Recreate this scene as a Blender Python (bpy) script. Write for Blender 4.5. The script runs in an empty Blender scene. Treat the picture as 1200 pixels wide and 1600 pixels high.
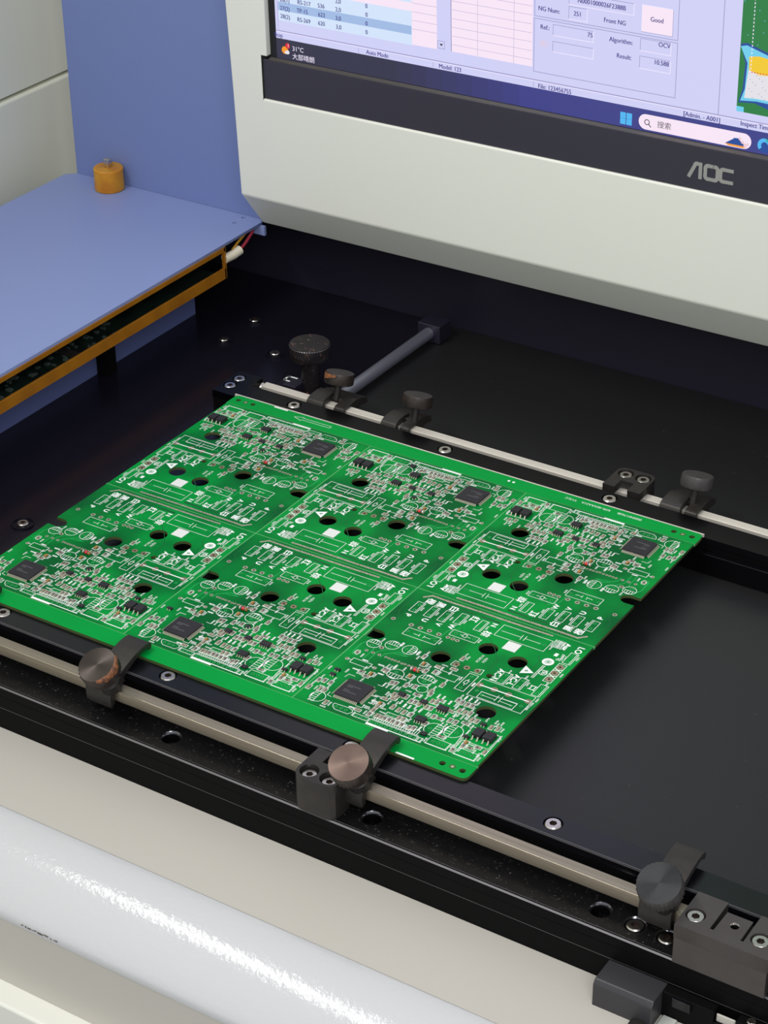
import bpy, bmesh, math, random
from mathutils import Vector, Matrix, Euler

# ------------------------------------------------------------------ camera, world, lights, exposure
S = 0.001                       # everything below is written in millimetres
sc = bpy.context.scene
COL = sc.collection
cam_data = bpy.data.cameras.new('camera')
cam = bpy.data.objects.new('camera', cam_data)
COL.objects.link(cam)
cam_data.sensor_fit = 'VERTICAL'
cam_data.sensor_height = 36.0
cam_data.lens = 3335.26 * 36.0 / 1600.0
cam_data.clip_start = 0.02
cam_data.clip_end = 50
_r = Vector((0.84095, 0.54096, -0.012427))
_d = Vector((0.26853, -0.43716, -0.858361))
_f = Vector((-0.469775, 0.718505, -0.512896))
m = Matrix((( _r.x, -_d.x, -_f.x, 0.518263), (_r.y, -_d.y, -_f.y, -0.747017), (_r.z, -_d.z, -_f.z, 0.570533), (0, 0, 0, 1)))
cam.matrix_world = m
sc.camera = cam

world = bpy.data.worlds.new('world')
sc.world = world
world.use_nodes = True
bg = world.node_tree.nodes['Background']
bg.inputs[0].default_value = (0.93, 0.95, 1.0, 1)
bg.inputs[1].default_value = 0.58

def area_light(name, loc, target, sx, sy, power, color=(1, 1, 1)):
    l = bpy.data.lights.new(name, 'AREA')
    l.shape = 'RECTANGLE'; l.size = sx; l.size_y = sy; l.energy = power; l.color = color
    o = bpy.data.objects.new(name, l); COL.objects.link(o)
    o.location = loc
    o.rotation_euler = (Vector(target) - Vector(loc)).to_track_quat('-Z', 'Y').to_euler()
    return o
area_light('ceiling_tube_lamp', (-0.55, -0.55, 1.45), (0.0, 0.05, 0.0), 1.3, 0.09, 15.0, (1.0, 0.98, 0.95))
area_light('added_fill_light', (1.15, -1.5, 1.3), (0.0, 0.0, 0.0), 0.9, 0.9, 17.0, (0.97, 0.98, 1.0))  # unseen fill light, added to brighten the front faces and the left wall

sc.view_settings.view_transform = 'Standard'
sc.view_settings.look = 'None'
sc.view_settings.exposure = 0.0
sc.view_settings.gamma = 1.0
sc.view_settings.use_curve_mapping = False

# ------------------------------------------------------------------ materials
def lin(c):
    return tuple(((v / 255.0) / 12.92 if v / 255.0 <= 0.04045 else ((v / 255.0 + 0.055) / 1.055) ** 2.4) for v in c)
MATS = {}
def mat(name, rgb, rough=0.5, metal=0.0, spec=0.5, bump=None, vary=None, emit=0.0, coat=0.0, aniso=0.0, dirt=None):
    """rgb in sRGB 0-255. bump=(scale, strength); vary=(scale, amount, rgb2) mixes a second colour by noise;
    dirt=(scale, low, high, rgb) adds sharp-edged specks."""
    if name in MATS: return MATS[name]
    M = bpy.data.materials.new(name); M.use_nodes = True
    nt = M.node_tree; N = nt.nodes; L = nt.links
    b = N['Principled BSDF']
    col = lin(rgb) + (1,)
    b.inputs['Base Color'].default_value = col
    b.inputs['Roughness'].default_value = rough
    b.inputs['Metallic'].default_value = metal
    b.inputs['Specular IOR Level'].default_value = spec
    b.inputs['Coat Weight'].default_value = coat
    b.inputs['Anisotropic'].default_value = aniso
    tc = N.new('ShaderNodeTexCoord')
    out = None
    def mix(a, bcol, fac):
        mx = N.new('ShaderNodeMix'); mx.data_type = 'RGBA'
        if a is None: mx.inputs[6].default_value = col
        else: L.new(a, mx.inputs[6])
        mx.inputs[7].default_value = lin(bcol) + (1,)
        L.new(fac, mx.inputs[0])
        return mx.outputs[2]
    if vary:
        n = N.new('ShaderNodeTexNoise'); n.inputs['Scale'].default_value = vary[0]; n.inputs['Detail'].default_value = 6
        L.new(tc.outputs['Object'], n.inputs['Vector'])
        r = N.new('ShaderNodeMapRange'); r.inputs[1].default_value = 0.38; r.inputs[2].default_value = 0.66
        r.inputs[3].default_value = 0; r.inputs[4].default_value = vary[1]
        L.new(n.outputs['Fac'], r.inputs[0])
        out = mix(out, vary[2], r.outputs[0])
    if dirt:
        n = N.new('ShaderNodeTexNoise'); n.inputs['Scale'].default_value = dirt[0]; n.inputs['Detail'].default_value = 4
        n.inputs['Roughness'].default_value = 0.7
        L.new(tc.outputs['Object'], n.inputs['Vector'])
        r = N.new('ShaderNodeMapRange'); r.inputs[1].default_value = dirt[1]; r.inputs[2].default_value = dirt[2]
        L.new(n.outputs['Fac'], r.inputs[0])
        out = mix(out, dirt[3], r.outputs[0])
    if out is not None: L.new(out, b.inputs['Base Color'])
    if bump:
        n = N.new('ShaderNodeTexNoise'); n.inputs['Scale'].default_value = bump[0]; n.inputs['Detail'].default_value = 3
        L.new(tc.outputs['Object'], n.inputs['Vector'])
        bp = N.new('ShaderNodeBump'); bp.inputs['Strength'].default_value = bump[1]; bp.inputs['Distance'].default_value = 0.0006
        L.new(n.outputs['Fac'], bp.inputs['Height']); L.new(bp.outputs['Normal'], b.inputs['Normal'])
    if emit:
        b.inputs['Emission Color'].default_value = col
        b.inputs['Emission Strength'].default_value = emit
        b.inputs['Base Color'].default_value = (0.01, 0.01, 0.01, 1)
    MATS[name] = M
    return M

def turned_metal(name, rgb, rough):
    """lathe-turned face: radial anisotropy around the object's own z axis"""
    M = mat(name, rgb, rough, 0.75, aniso=0.85, vary=(180, 0.3, tuple(int(v * .75) for v in rgb)))
    nt = M.node_tree
    t = nt.nodes.new('ShaderNodeTangent'); t.direction_type = 'RADIAL'; t.axis = 'Z'
    nt.links.new(t.outputs[0], nt.nodes['Principled BSDF'].inputs['Tangent'])
    return M

def brushed(name, rgb, rough):
    M = mat(name, rgb, rough, 0.6)
    nt = M.node_tree; N = nt.nodes; L = nt.links
    tc = N.new('ShaderNodeTexCoord'); mp = N.new('ShaderNodeMapping'); mp.inputs['Scale'].default_value = (12, 900, 900)
    n = N.new('ShaderNodeTexNoise'); n.inputs['Scale'].default_value = 1.0; n.inputs['Detail'].default_value = 4
    L.new(tc.outputs['Object'], mp.inputs[0]); L.new(mp.outputs[0], n.inputs['Vector'])
    r = N.new('ShaderNodeMapRange'); r.inputs[3].default_value = rough - 0.1; r.inputs[4].default_value = rough + 0.18
    L.new(n.outputs['Fac'], r.inputs[0]); L.new(r.outputs[0], N['Principled BSDF'].inputs['Roughness'])
    r2 = N.new('ShaderNodeMix'); r2.data_type = 'RGBA'
    r2.inputs[6].default_value = lin(rgb) + (1,); r2.inputs[7].default_value = lin(tuple(int(v * .78) for v in rgb)) + (1,)
    L.new(n.outputs['Fac'], r2.inputs[0]); L.new(r2.outputs[2], N['Principled BSDF'].inputs['Base Color'])
    return M

def soldermask(name, a, b_, c):
    """glossy green lacquer over copper pours: three greens in angular patches"""
    M = bpy.data.materials.new(name); M.use_nodes = True
    nt = M.node_tree; N = nt.nodes; L = nt.links; b = N['Principled BSDF']
    tc = N.new('ShaderNodeTexCoord')
    n = N.new('ShaderNodeTexNoise'); n.inputs['Scale'].default_value = 26; n.inputs['Detail'].default_value = 2
    L.new(tc.outputs['Object'], n.inputs['Vector'])
    r = N.new('ShaderNodeValToRGB')
    e = r.color_ramp.elements
    e[0].position = 0.36; e[0].color = lin(b_) + (1,)
    e[1].position = 0.62; e[1].color = lin(a) + (1,)
    k = e.new(0.47); k.color = lin(c) + (1,)
    L.new(n.outputs['Fac'], r.inputs[0]); L.new(r.outputs[0], b.inputs['Base Color'])
    b.inputs['Roughness'].default_value = 0.4
    b.inputs['Specular IOR Level'].default_value = 0.08
    return M

M_mask = soldermask('green_soldermask', (0, 146, 58), (2, 92, 42), (0, 116, 48))
M_mask_rail = mat('green_soldermask_margin', (0, 152, 62), 0.42, spec=0.08, vary=(30, 0.25, (0, 134, 54)))
M_core = mat('board_core', (62, 86, 40), 0.7, vary=(300, 0.6, (84, 72, 38)))
M_score = mat('score_line_core', (88, 176, 106), 0.7)
M_silk = mat('white_silkscreen', (242, 248, 242), 0.6)
M_trace = mat('covered_trace', (28, 164, 82), 0.35, spec=0.4)
M_pour = mat('bare_gap_in_copper', (0, 92, 40), 0.4, spec=0.3)
M_solder = mat('solder_tin', (206, 198, 178), 0.4, 0.5, vary=(900, 0.6, (120, 104, 84)))
M_padcu = mat('pad_with_flux', (176, 158, 132), 0.42, 0.6, vary=(700, 0.6, (118, 82, 62)))
M_black_ic = mat('black_moulding_compound', (32, 30, 35), 0.55, bump=(2500, 0.12))
M_ic_mark = mat('laser_mark_grey', (92, 90, 94), 0.6)
M_lead = mat('tinned_lead', (214, 206, 186), 0.4, 0.35)
M_tan = mat('ceramic_tan', (158, 146, 130), 0.5, vary=(1500, 0.5, (128, 112, 98)))
M_grey = mat('resistor_top', (96, 90, 88), 0.5, vary=(1500, 0.5, (140, 132, 124)))
M_orange = mat('tantalum_orange', (170, 124, 66), 0.45)
M_red = mat('red_band', (206, 44, 30), 0.35)
M_glass = mat('diode_glass', (70, 72, 80), 0.12, coat=0.6)
M_paper = mat('white_paper_label', (232, 234, 230), 0.7, vary=(900, 0.2, (205, 208, 204)))

M_anod = mat('black_anodised', (14, 14, 18), 0.24, spec=0.4, dirt=(900, 0.74, 0.80, (70, 68, 66)))
M_anod_deck = mat('black_anodised_dusty', (15, 15, 16), 0.34, spec=0.3, vary=(120, 0.5, (22, 21, 22)), dirt=(650, 0.61, 0.70, (84, 80, 76)))
M_face = mat('black_rail_face', (11, 11, 12), 0.55, spec=0.08)
M_edge = mat('worn_chamfer', (118, 116, 118), 0.35, 0.6)
M_gloss = mat('black_gloss_plate', (22, 20, 29), 0.2, spec=0.3, dirt=(500, 0.76, 0.80, (60, 58, 60)))
M_matte = mat('black_matte_bed', (29, 29, 30), 0.42, spec=0.42, dirt=(420, 0.68, 0.72, (80, 76, 72)))
M_wall_in = mat('black_inner_wall', (34, 31, 44), 0.4, spec=0.4)
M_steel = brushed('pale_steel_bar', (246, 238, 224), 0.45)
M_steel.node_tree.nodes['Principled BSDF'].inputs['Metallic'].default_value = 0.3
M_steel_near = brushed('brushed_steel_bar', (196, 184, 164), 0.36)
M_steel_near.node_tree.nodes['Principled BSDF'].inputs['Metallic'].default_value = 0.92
M_stain = mat('stainless', (206, 200, 194), 0.26, 1.0)
M_hexhole = mat('socket_shadow', (70, 58, 52), 0.5, 0.6)
M_clamp = mat('blackened_steel', (50, 47, 45), 0.42, 0.35, bump=(900, 0.1), vary=(150, 0.5, (62, 57, 53)))
M_knob_a = turned_metal('turned_knob_face_brown', (56, 50, 46), 0.38)
M_knob_b = turned_metal('turned_knob_face_copper', (74, 60, 54), 0.36)
M_knob_c = turned_metal('turned_knob_face_grey', (50, 52, 53), 0.4)
M_knob = mat('blackened_knob', (60, 55, 53), 0.42, 0.5, vary=(260, 0.7, (84, 70, 64)))
M_knob_dark = mat('dark_knob', (78, 74, 74), 0.42, 0.3, vary=(260, 0.6, (92, 88, 86)))
M_block = mat('dark_grey_block', (70, 65, 63), 0.42, 0.2, bump=(900, 0.08), vary=(120, 0.4, (78, 74, 70)))
M_anod_far = mat('black_anodised_far', (9, 9, 11), 0.24, spec=0.12, dirt=(900, 0.74, 0.80, (60, 58, 58)))
M_rim = mat('bright_countersink', (120, 120, 124), 0.14, 0.9)
M_rust = mat('rust', (164, 100, 58), 0.7, 0.1, vary=(420, 1.0, (74, 52, 42)))
M_knob_big = mat('worn_black_knob', (44, 40, 42), 0.34, 0.4, dirt=(520, 0.61, 0.66, (150, 108, 96)))

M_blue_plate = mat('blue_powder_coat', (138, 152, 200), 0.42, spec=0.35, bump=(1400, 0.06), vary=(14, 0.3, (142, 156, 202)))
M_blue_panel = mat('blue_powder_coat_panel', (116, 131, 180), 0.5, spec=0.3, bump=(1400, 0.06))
M_cream = mat('cream_paint', (190, 186, 177), 0.45, spec=0.3, bump=(500, 0.05), dirt=(160, 0.75, 0.78, (120, 112, 100)))
M_white = mat('white_gloss_paint', (198, 199, 200), 0.13, spec=0.5, bump=(400, 0.24))
M_house = mat('white_hood_paint', (228, 228, 218), 0.5, spec=0.35, bump=(700, 0.04))
M_wallp = mat('wall_panel_paint', (226, 226, 208), 0.6, vary=(3, 0.4, (214, 214, 196)))
M_amber = mat('amber_acrylic', (170, 110, 26), 0.25, vary=(60, 0.4, (120, 70, 22)))
M_urethane = mat('amber_urethane', (208, 150, 34), 0.4, spec=0.4, vary=(70, 0.8, (176, 104, 22)))
_b = M_urethane.node_tree.nodes['Principled BSDF']
_b.inputs['Subsurface Weight'].default_value = 0.5; _b.inputs['Subsurface Radius'].default_value = (1.0, 0.5, 0.1); _b.inputs['Subsurface Scale'].default_value = 0.006
M_pcb_dark = mat('dark_light_board', (14, 24, 20), 0.4, vary=(160, 0.8, (30, 48, 38)))
M_bezel = mat('monitor_plastic', (50, 47, 60), 0.55, bump=(3000, 0.1))
M_bezel_edge = mat('monitor_edge', (72, 69, 66), 0.4)
M_logo = mat('logo_grey', (152, 150, 146), 0.45)
M_wire_y = mat('yellow_wire', (190, 140, 40), 0.5)
M_wire_r = mat('red_wire', (150, 40, 56), 0.5)
M_ivory = mat('ivory_plastic', (222, 214, 190), 0.5)
M_strip = mat('pale_tape', (206, 210, 200), 0.6)

# ------------------------------------------------------------------ mesh helpers
class MB:
    def __init__(s): s.v = []; s.f = []; s.m = []
    def add(s, vs, fs, mi=0):
        o = len(s.v); s.v += [tuple(p) for p in vs]
        for f in fs: s.f.append(tuple(o + i for i in f)); s.m.append(mi)
    def box(s, x0, y0, z0, x1, y1, z1, mi=0):
        s.add([(x0, y0, z0), (x1, y0, z0), (x1, y1, z0), (x0, y1, z0), (x0, y0, z1), (x1, y0, z1), (x1, y1, z1), (x0, y1, z1)],
              [(0, 3, 2, 1), (4, 5, 6, 7), (0, 1, 5, 4), (1, 2, 6, 5), (2, 3, 7, 6), (3, 0, 4, 7)], mi)
    def prism(s, prof, axis, a0, a1, mi=0):
        """prof: list of 2-D points; axis 'x' -> (y,z), 'y' -> (x,z), 'z' -> (x,y)"""
        def P(p, a): return {'x': (a, p[0], p[1]), 'y': (p[0], a, p[1]), 'z': (p[0], p[1], a)}[axis]
        n = len(prof)
        area = sum(prof[i][0] * prof[(i + 1) % n][1] - prof[(i + 1) % n][0] * prof[i][1] for i in range(n))
        if (area < 0) != (axis == 'y'): prof = prof[::-1]
        vs = [P(p, a0) for p in prof] + [P(p, a1) for p in prof]
        fs = [tuple(range(n))[::-1], tuple(range(n, 2 * n))]
        fs += [(i, (i + 1) % n, n + (i + 1) % n, n + i) for i in range(n)]
        s.add(vs, fs, mi)
    def quad(s, a, b, c, d, mi=0): s.add([a, b, c, d], [(0, 1, 2, 3)], mi)
    def lathe(s, prof, c=(0, 0, 0), seg=32, mi=0, mis=None, knurl=None):
        """prof: list of (r, z) from bottom to top, turned about z through c; r==0 closes"""
        base = len(s.v); rings = []
        for k, (r, z) in enumerate(prof):
            if r <= 1e-6:
                rings.append([len(s.v)]); s.v.append((c[0], c[1], c[2] + z))
            else:
                ring = []
                for i in range(seg):
                    a = 2 * math.pi * i / seg
                    rr = r * (1 - (knurl[1] if knurl and k in knurl[0] and i % 2 else 0))
                    ring.append(len(s.v)); s.v.append((c[0] + rr * math.cos(a), c[1] + rr * math.sin(a), c[2] + z))
                rings.append(ring)
        for k in range(len(rings) - 1):
            A, B = rings[k], rings[k + 1]
            q = mis[k] if mis else mi
            for i in range(seg):
                j = (i + 1) % seg
                if len(A) == 1 and len(B) == 1: continue
                if len(A) == 1: s.f.append((A[0], B[j], B[i])[::-1]); s.m.append(q)
                elif len(B) == 1: s.f.append((A[i], A[j], B[0])); s.m.append(q)
                else: s.f.append((A[i], A[j], B[j], B[i])); s.m.append(q)
    def tube(s, pts, r, seg=10, mi=0):
        pts = [Vector(p) for p in pts]; n = len(pts); rings = []
        for k, p in enumerate(pts):
            t = (pts[min(k + 1, n - 1)] - pts[max(k - 1, 0)]).normalized()
            u = t.cross(Vector((0, 0, 1)))
            if u.length < 1e-3: u = t.cross(Vector((0, 1, 0)))
            u.normalize(); w = t.cross(u)
            o = len(s.v)
            for i in range(seg):
                a = 2 * math.pi * i / seg
                s.v.append(tuple(p + u * (r * math.cos(a)) + w * (r * math.sin(a))))
            rings.append(range(o, o + seg))
        for A, B in zip(rings, rings[1:]):
            for i in range(seg):
                j = (i + 1) % seg
                s.f.append((A[i], B[i], B[j], A[j])); s.m.append(mi)
        s.f.append(tuple(rings[0])); s.m.append(mi); s.f.append(tuple(reversed(rings[-1]))); s.m.append(mi)
    def mesh(s, name, mats, bevel=0.0, smooth=40, seg=2, keep=None):
        me = bpy.data.meshes.new(name)
        me.from_pydata([(x * S, y * S, z * S) for x, y, z in s.v], [], s.f)
        for M in (mats if isinstance(mats, (list, tuple)) else [mats]): me.materials.append(M)
        me.polygons.foreach_set('material_index', s.m)
        if bevel:
            b = bmesh.new(); b.from_mesh(me)
            bmesh.ops.remove_doubles(b, verts=b.verts, dist=1e-6)
            es = [e for e in b.edges if len(e.link_faces) == 2 and e.calc_face_angle(0) > 0.5 and not (keep and keep((e.verts[0].co + e.verts[1].co) / (2 * S)))]
            bmesh.ops.bevel(b, geom=es, offset=bevel * S, segments=seg, affect='EDGES', profile=0.5, clamp_overlap=True)
            b.to_mesh(me); b.free()
        if smooth:
            me.polygons.foreach_set('use_smooth', [True] * len(me.polygons))
            me.set_sharp_from_angle(angle=math.radians(smooth))
            if bevel:            # flat faces stay flat beside their rounded edges: area-weighted normals
                ns = [Vector() for _ in me.vertices]
                for p in me.polygons:
                    for i in p.vertices: ns[i] += p.normal * p.area
                me.normals_split_custom_set_from_vertices([n.normalized() for n in ns])
        me.update()
        return me
    def obj(s, name, mats, parent=None, **k):
        return link(name, s.mesh(name, mats, **k), parent)

def link(name, me, parent=None, loc=None, rz=None):
    o = bpy.data.objects.new(name, me); COL.objects.link(o)
    if parent is not None: o.parent = parent
    if loc is not None: o.location = [v * S for v in loc]
    if rz is not None: o.rotation_euler = (0, 0, rz)
    return o
def thing(name, label, cat, loc=(0, 0, 0), rot=(0, 0, 0), group=None):
    o = bpy.data.objects.new(name, None); COL.objects.link(o)
    o.empty_display_size = 0.01
    o.location = [v * S for v in loc]; o.rotation_euler = rot
    return tag(o, label, cat, group)
def tag(o, label, cat, group=None):
    o['label'] = label; o['category'] = cat
    if group: o['group'] = group
    return o
def copy_tree(o, parent=None):
    c = o.copy(); COL.objects.link(c)
    if parent is not None: c.parent = parent
    for ch in list(o.children): copy_tree(ch, c)
    return c

def plate(name, outline, holes, z0, z1, mats, parent=None, side=None, bevel=0.0):
    """flat plate with round holes: 2-D filled curve, extruded; side faces take material index `side`"""
    cu = bpy.data.curves.new(name, 'CURVE'); cu.dimensions = '2D'; cu.fill_mode = 'BOTH'
    cu.extrude = (z1 - z0) / 2 * S
    def spl(pts):
        sp = cu.splines.new('POLY'); sp.points.add(len(pts) - 1); sp.use_cyclic_u = True
        for i, p in enumerate(pts): sp.points[i].co = (p[0] * S, p[1] * S, 0, 1)
    spl(outline)
    for (x, y, r) in holes:
        n = 28 if r > 2 else (16 if r > 1 else 8)
        spl([(x + r * math.cos(2 * math.pi * i / n), y + r * math.sin(2 * math.pi * i / n)) for i in range(n)])
    tmp = bpy.data.objects.new(name, cu); COL.objects.link(tmp)
    dg = bpy.context.evaluated_depsgraph_get()
    me = bpy.data.meshes.new_from_object(tmp.evaluated_get(dg))
    bpy.data.objects.remove(tmp); bpy.data.curves.remove(cu)
    me.name = name
    me.transform(Matrix.Translation((0, 0, (z0 + z1) / 2 * S)))
    me.materials.clear()
    for M in (mats if isinstance(mats, (list, tuple)) else [mats]): me.materials.append(M)
    if side is not None:
        me.polygons.foreach_set('material_index', [0 if abs(p.normal.z) > 0.5 else side for p in me.polygons])
    me.update()
    if parent == 'mesh': return me
    return link(name, me, parent)

_TC = {}
def text_geo(body, font_bold=False):
    """2-D triangulated lettering, cap height about 0.73 of size 1, centred: (verts, faces, width)"""
    key = body
    if key in _TC: return _TC[key]
    cu = bpy.data.curves.new('t', 'FONT'); cu.body = body; cu.size = 1.0; cu.align_x = 'CENTER'; cu.align_y = 'CENTER'
    cu.resolution_u = 3
    o = bpy.data.objects.new('t', cu); COL.objects.link(o)
    dg = bpy.context.evaluated_depsgraph_get()
    me = bpy.data.meshes.new_from_object(o.evaluated_get(dg))
    vs = [(v.co.x, v.co.y) for v in me.vertices]; fs = [tuple(p.vertices) for p in me.polygons]
    bpy.data.objects.remove(o); bpy.data.curves.remove(cu); bpy.data.meshes.remove(me)
    _TC[key] = (vs, fs)
    return vs, fs
def put_text(mb, body, x, y, h, ang, z, mi=0, sx=1.0):
    """flat text in the xy plane, size h, rotated by ang degrees"""
    vs, fs = text_geo(body); a = math.radians(ang); c, s_ = math.cos(a), math.sin(a)
    mb.add([(x + (vx * sx * c - vy * s_) * h, y + (vx * sx * s_ + vy * c) * h, z) for vx, vy in vs], fs, mi)
def seg2d(mb, p, q, w, z, mi=0):
    d = Vector((q[0] - p[0], q[1] - p[1])); l = d.length
    if l < 1e-6: return
    z += (len(mb.f) % 23) * 0.0009          # no two strokes lie in exactly one plane
    d /= l; n = Vector((-d.y, d.x)) * (w / 2); e = d * (w / 2)
    a = (p[0] - e.x, p[1] - e.y); b = (q[0] + e.x, q[1] + e.y)
    mb.quad((a[0] - n.x, a[1] - n.y, z), (b[0] - n.x, b[1] - n.y, z), (b[0] + n.x, b[1] + n.y, z), (a[0] + n.x, a[1] + n.y, z), mi)
def pl2d(mb, pts, w, z, mi=0):
    for p, q in zip(pts, pts[1:]): seg2d(mb, p, q, w, z, mi)
def rect2d(mb, x0, y0, x1, y1, w, z, mi=0):
    pl2d(mb, [(x0, y0), (x1, y0), (x1, y1), (x0, y1), (x0, y0)], w, z, mi)
def fill2d(mb, x0, y0, x1, y1, z, mi=0): mb.quad((x0, y0, z), (x1, y0, z), (x1, y1, z), (x0, y1, z), mi)
def ring2d(mb, cx, cy, r0, r1, z, mi=0, n=24, a0=0, a1=360):
    for i in range(n):
        a = math.radians(a0 + (a1 - a0) * i / n); b = math.radians(a0 + (a1 - a0) * (i + 1) / n)
        if r0 <= 1e-6: mb.add([(cx, cy, z), (cx + r1 * math.cos(a), cy + r1 * math.sin(a), z), (cx + r1 * math.cos(b), cy + r1 * math.sin(b), z)], [(0, 1, 2)], mi)
        else: mb.quad((cx + r0 * math.cos(a), cy + r0 * math.sin(a), z), (cx + r1 * math.cos(a), cy + r1 * math.sin(a), z), (cx + r1 * math.cos(b), cy + r1 * math.sin(b), z), (cx + r0 * math.cos(b), cy + r0 * math.sin(b), z), mi)
# ------------------------------------------------------------------ machine bed, walls, covers (large structure)
XL, XR = -430, 420
# floor of the room and the cabinet under the machine
b = MB(); b.box(-2500, -2500, -1010, 2500, 2500, -1000); o = b.obj('floor', mat('grey_floor', (150, 150, 146), 0.5), smooth=0); o['kind'] = 'structure'
# left wall: two clad panels with a rounded joint
wl = MB(); wl.box(-520, -900, -1000, -428, 2400, 700); wall = wl.obj('wall_left', M_wallp, smooth=0); wall['kind'] = 'structure'
b = MB(); b.box(-427.9, -900, -400, -420, 2400, 86.6); b.obj('wall_panel', M_wallp, wall, bevel=2.4, seg=4)
b = MB(); b.box(-427.9, -900, 88.6, -421.5, 2400, 690); b.obj('wall_panel', M_wallp, wall, bevel=.8)

bed = thing('machine_bed', 'black machine bed floor and back wall behind the rails, under the white hood', 'machine bed')
b = MB(); b.box(-389, -116.5, -26, -118, 295.8, -20); b.obj('gloss_floor_plate', M_gloss, bed, bevel=.4)
b = MB(); b.box(-117.6, -116.5, -26, XR, 295.8, -20.4); b.obj('scan_floor_plate', M_matte, bed, bevel=.4)
b = MB(); b.box(-386, 296, -26, XR, 304, 190); b.obj('enclosure_wall', M_wall_in, bed, smooth=0)
b = MB(); b.box(-389, -116.5, -44, XR, 295.8, -26.2); b.obj('base_frame', M_face, bed, smooth=0)

def screw_mesh(r=3.7, h=2.4, sock=1.75):
    b = MB(); n = 24
    b.lathe([(r * .96, 0), (r, .3), (r, h - .5), (r - .5, h)], seg=n)
    ring = [(math.cos(2 * math.pi * i / n) * (r - .5), math.sin(2 * math.pi * i / n) * (r - .5), h) for i in range(n)]
    hexp = [(sock * math.cos(2 * math.pi * (i // 4) / 6), sock * math.sin(2 * math.pi * (i // 4) / 6), h) for i in range(n)]
    o = len(b.v); b.add(ring + hexp, [(i, (i + 1) % n, n + (i + 1) % n, n + i) for i in range(n)], 0)
    hx = [(sock * math.cos(2 * math.pi * i / 6), sock * math.sin(2 * math.pi * i / 6)) for i in range(6)]
    b.add([(x, y, h) for x, y in hx] + [(x, y, h - 1.5) for x, y in hx], [(i, (i + 1) % 6, 6 + (i + 1) % 6, 6 + i)[::-1] for i in range(6)] + [tuple(range(6, 12))], 1)
    return b.mesh('socket_screw', [M_stain, M_hexhole], smooth=35)
screw_me = screw_mesh()
def screw(par, x, y, z, a=None, s=1.0, name='socket_screw'):
    o = link(name, screw_me, par, (x, y, z), random.uniform(0, 1) if a is None else a)
    o.scale = (s, s, s)
    return o
def cup_ring(b, x, y, z, r0, r1, depth, mi=0, bot=None):
    b.lathe([(r1, 0), (r0, -abs(r1 - r0)), (r0, -depth), (0, -depth)], (x, y, z), 28, mi)
# screws standing on the gloss floor, in shallow turned cups
for x, y in ((-219.9, 235.2), (-220.2, 202.8), (-181.6, 203.5), (-180.4, -32.3)):
    b = MB(); r = 5.6 if y < 0 else 5.0
    b.lathe([(r + .8, -20), (r + .6, -18.9), (r, -18.9), (r - .3, -19.9)], (x, y, 0), 28)
    b.obj('screw_cup', M_gloss, bed)
    screw(bed, x, y, -20 if y > 0 else -20.4, s=.84)

# ------------------------------------------------------------------ front rail
fr = thing('clamp_rail', 'long black front rail with silver socket screws under the near board edge', 'rail')
FX0 = -300
fs = [(-112.3, -122.4), (-11.2, -122.4), (91.0, -122.4), (192.4, -122.4)]
plate('rail_top', [(FX0, -130.2), (330, -130.2), (330, -116.6), (FX0, -116.6)], [(x, y, 4.3) for x, y in fs], -5.6, -1.65, M_anod, fr)
b = MB(); b.box(FX0, -130.0, -31, 330, -116.8, -5.62); b.obj('rail_web', M_face, fr, smooth=0)
b = MB(); b.prism([(-130.25, -1.75), (-130.25, -2.4), (-129.6, -1.6)], 'x', FX0, 330); b.obj('rail_edge', M_edge, fr, smooth=0)
for x, y in fs: screw(fr, x, y, -3.9)
# stepped deck in front of it
dh = [(-104.5, -142.6), (4.8, -142.6), (114.6, -142.6), (226.3, -142.8)]
ds = [(242.2, -143.2), (256.5, -143.2)]
plate('deck', [(FX0, -152.6), (330, -152.6), (330, -130.4), (FX0, -130.4)], [(x, y, 4.9) for x, y in dh + ds], -20.0, -18.0, M_anod_deck, fr)
b = MB(); b.box(FX0, -152.4, -31.2, 330, -130.4, -24.2); b.obj('deck_body', M_face, fr, smooth=0)
b = MB(); b.prism([(-152.62, -17.9), (-153.4, -18.9), (-153.4, -24.2), (-152.4, -24.2)], 'x', FX0, 330); b.obj('deck_lip', M_face, fr, smooth=0)
b = MB(); b.box(FX0, -153.5, -31.1, 330, -152.4, -24.2); b.obj('deck_face', M_face, fr, smooth=0)
b = MB(); b.prism([(-152.5, -17.92), (-153.64, -18.98), (-153.4, -19.2), (-152.3, -18.0)], 'x', FX0, 330); b.obj('deck_edge', M_edge, fr, smooth=0)
b = MB(); b.box(FX0, -152.7, -44.0, 330, -130.4, -31.25); b.obj('foot_face', M_face, fr, smooth=0)
b = MB(); b.box(FX0, -153.6, -31.25, 330, -153.1, -30.95); b.obj('foot_edge', mat('thin_bright_edge', (86, 86, 88), .4, .5), fr, smooth=0)
for x, y in dh:
    b = MB(); b.lathe([(5.0, -18.0), (4.0, -19.4), (4.0, -23.6), (2.3, -23.6), (2.3, -24.1), (0, -24.1)], (x, y, 0), 28, mis=[0, 1, 1, 1, 1])
    b.obj('countersunk_hole', [M_rim, mat('hole_black', (7, 7, 8), .3, spec=.2)], fr)
for x, y in ds:
    b = MB(); b.lathe([(5.0, -18.0), (4.3, -18.8), (4.3, -23.0), (0, -23.0)], (x, y, 0), 28, mis=[0, 1, 1]); b.obj('countersunk_hole', [M_rim, mat('hole_black', (7, 7, 8), .3, spec=.2)], fr)
    screw(fr, x, y, -20.6)

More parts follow.
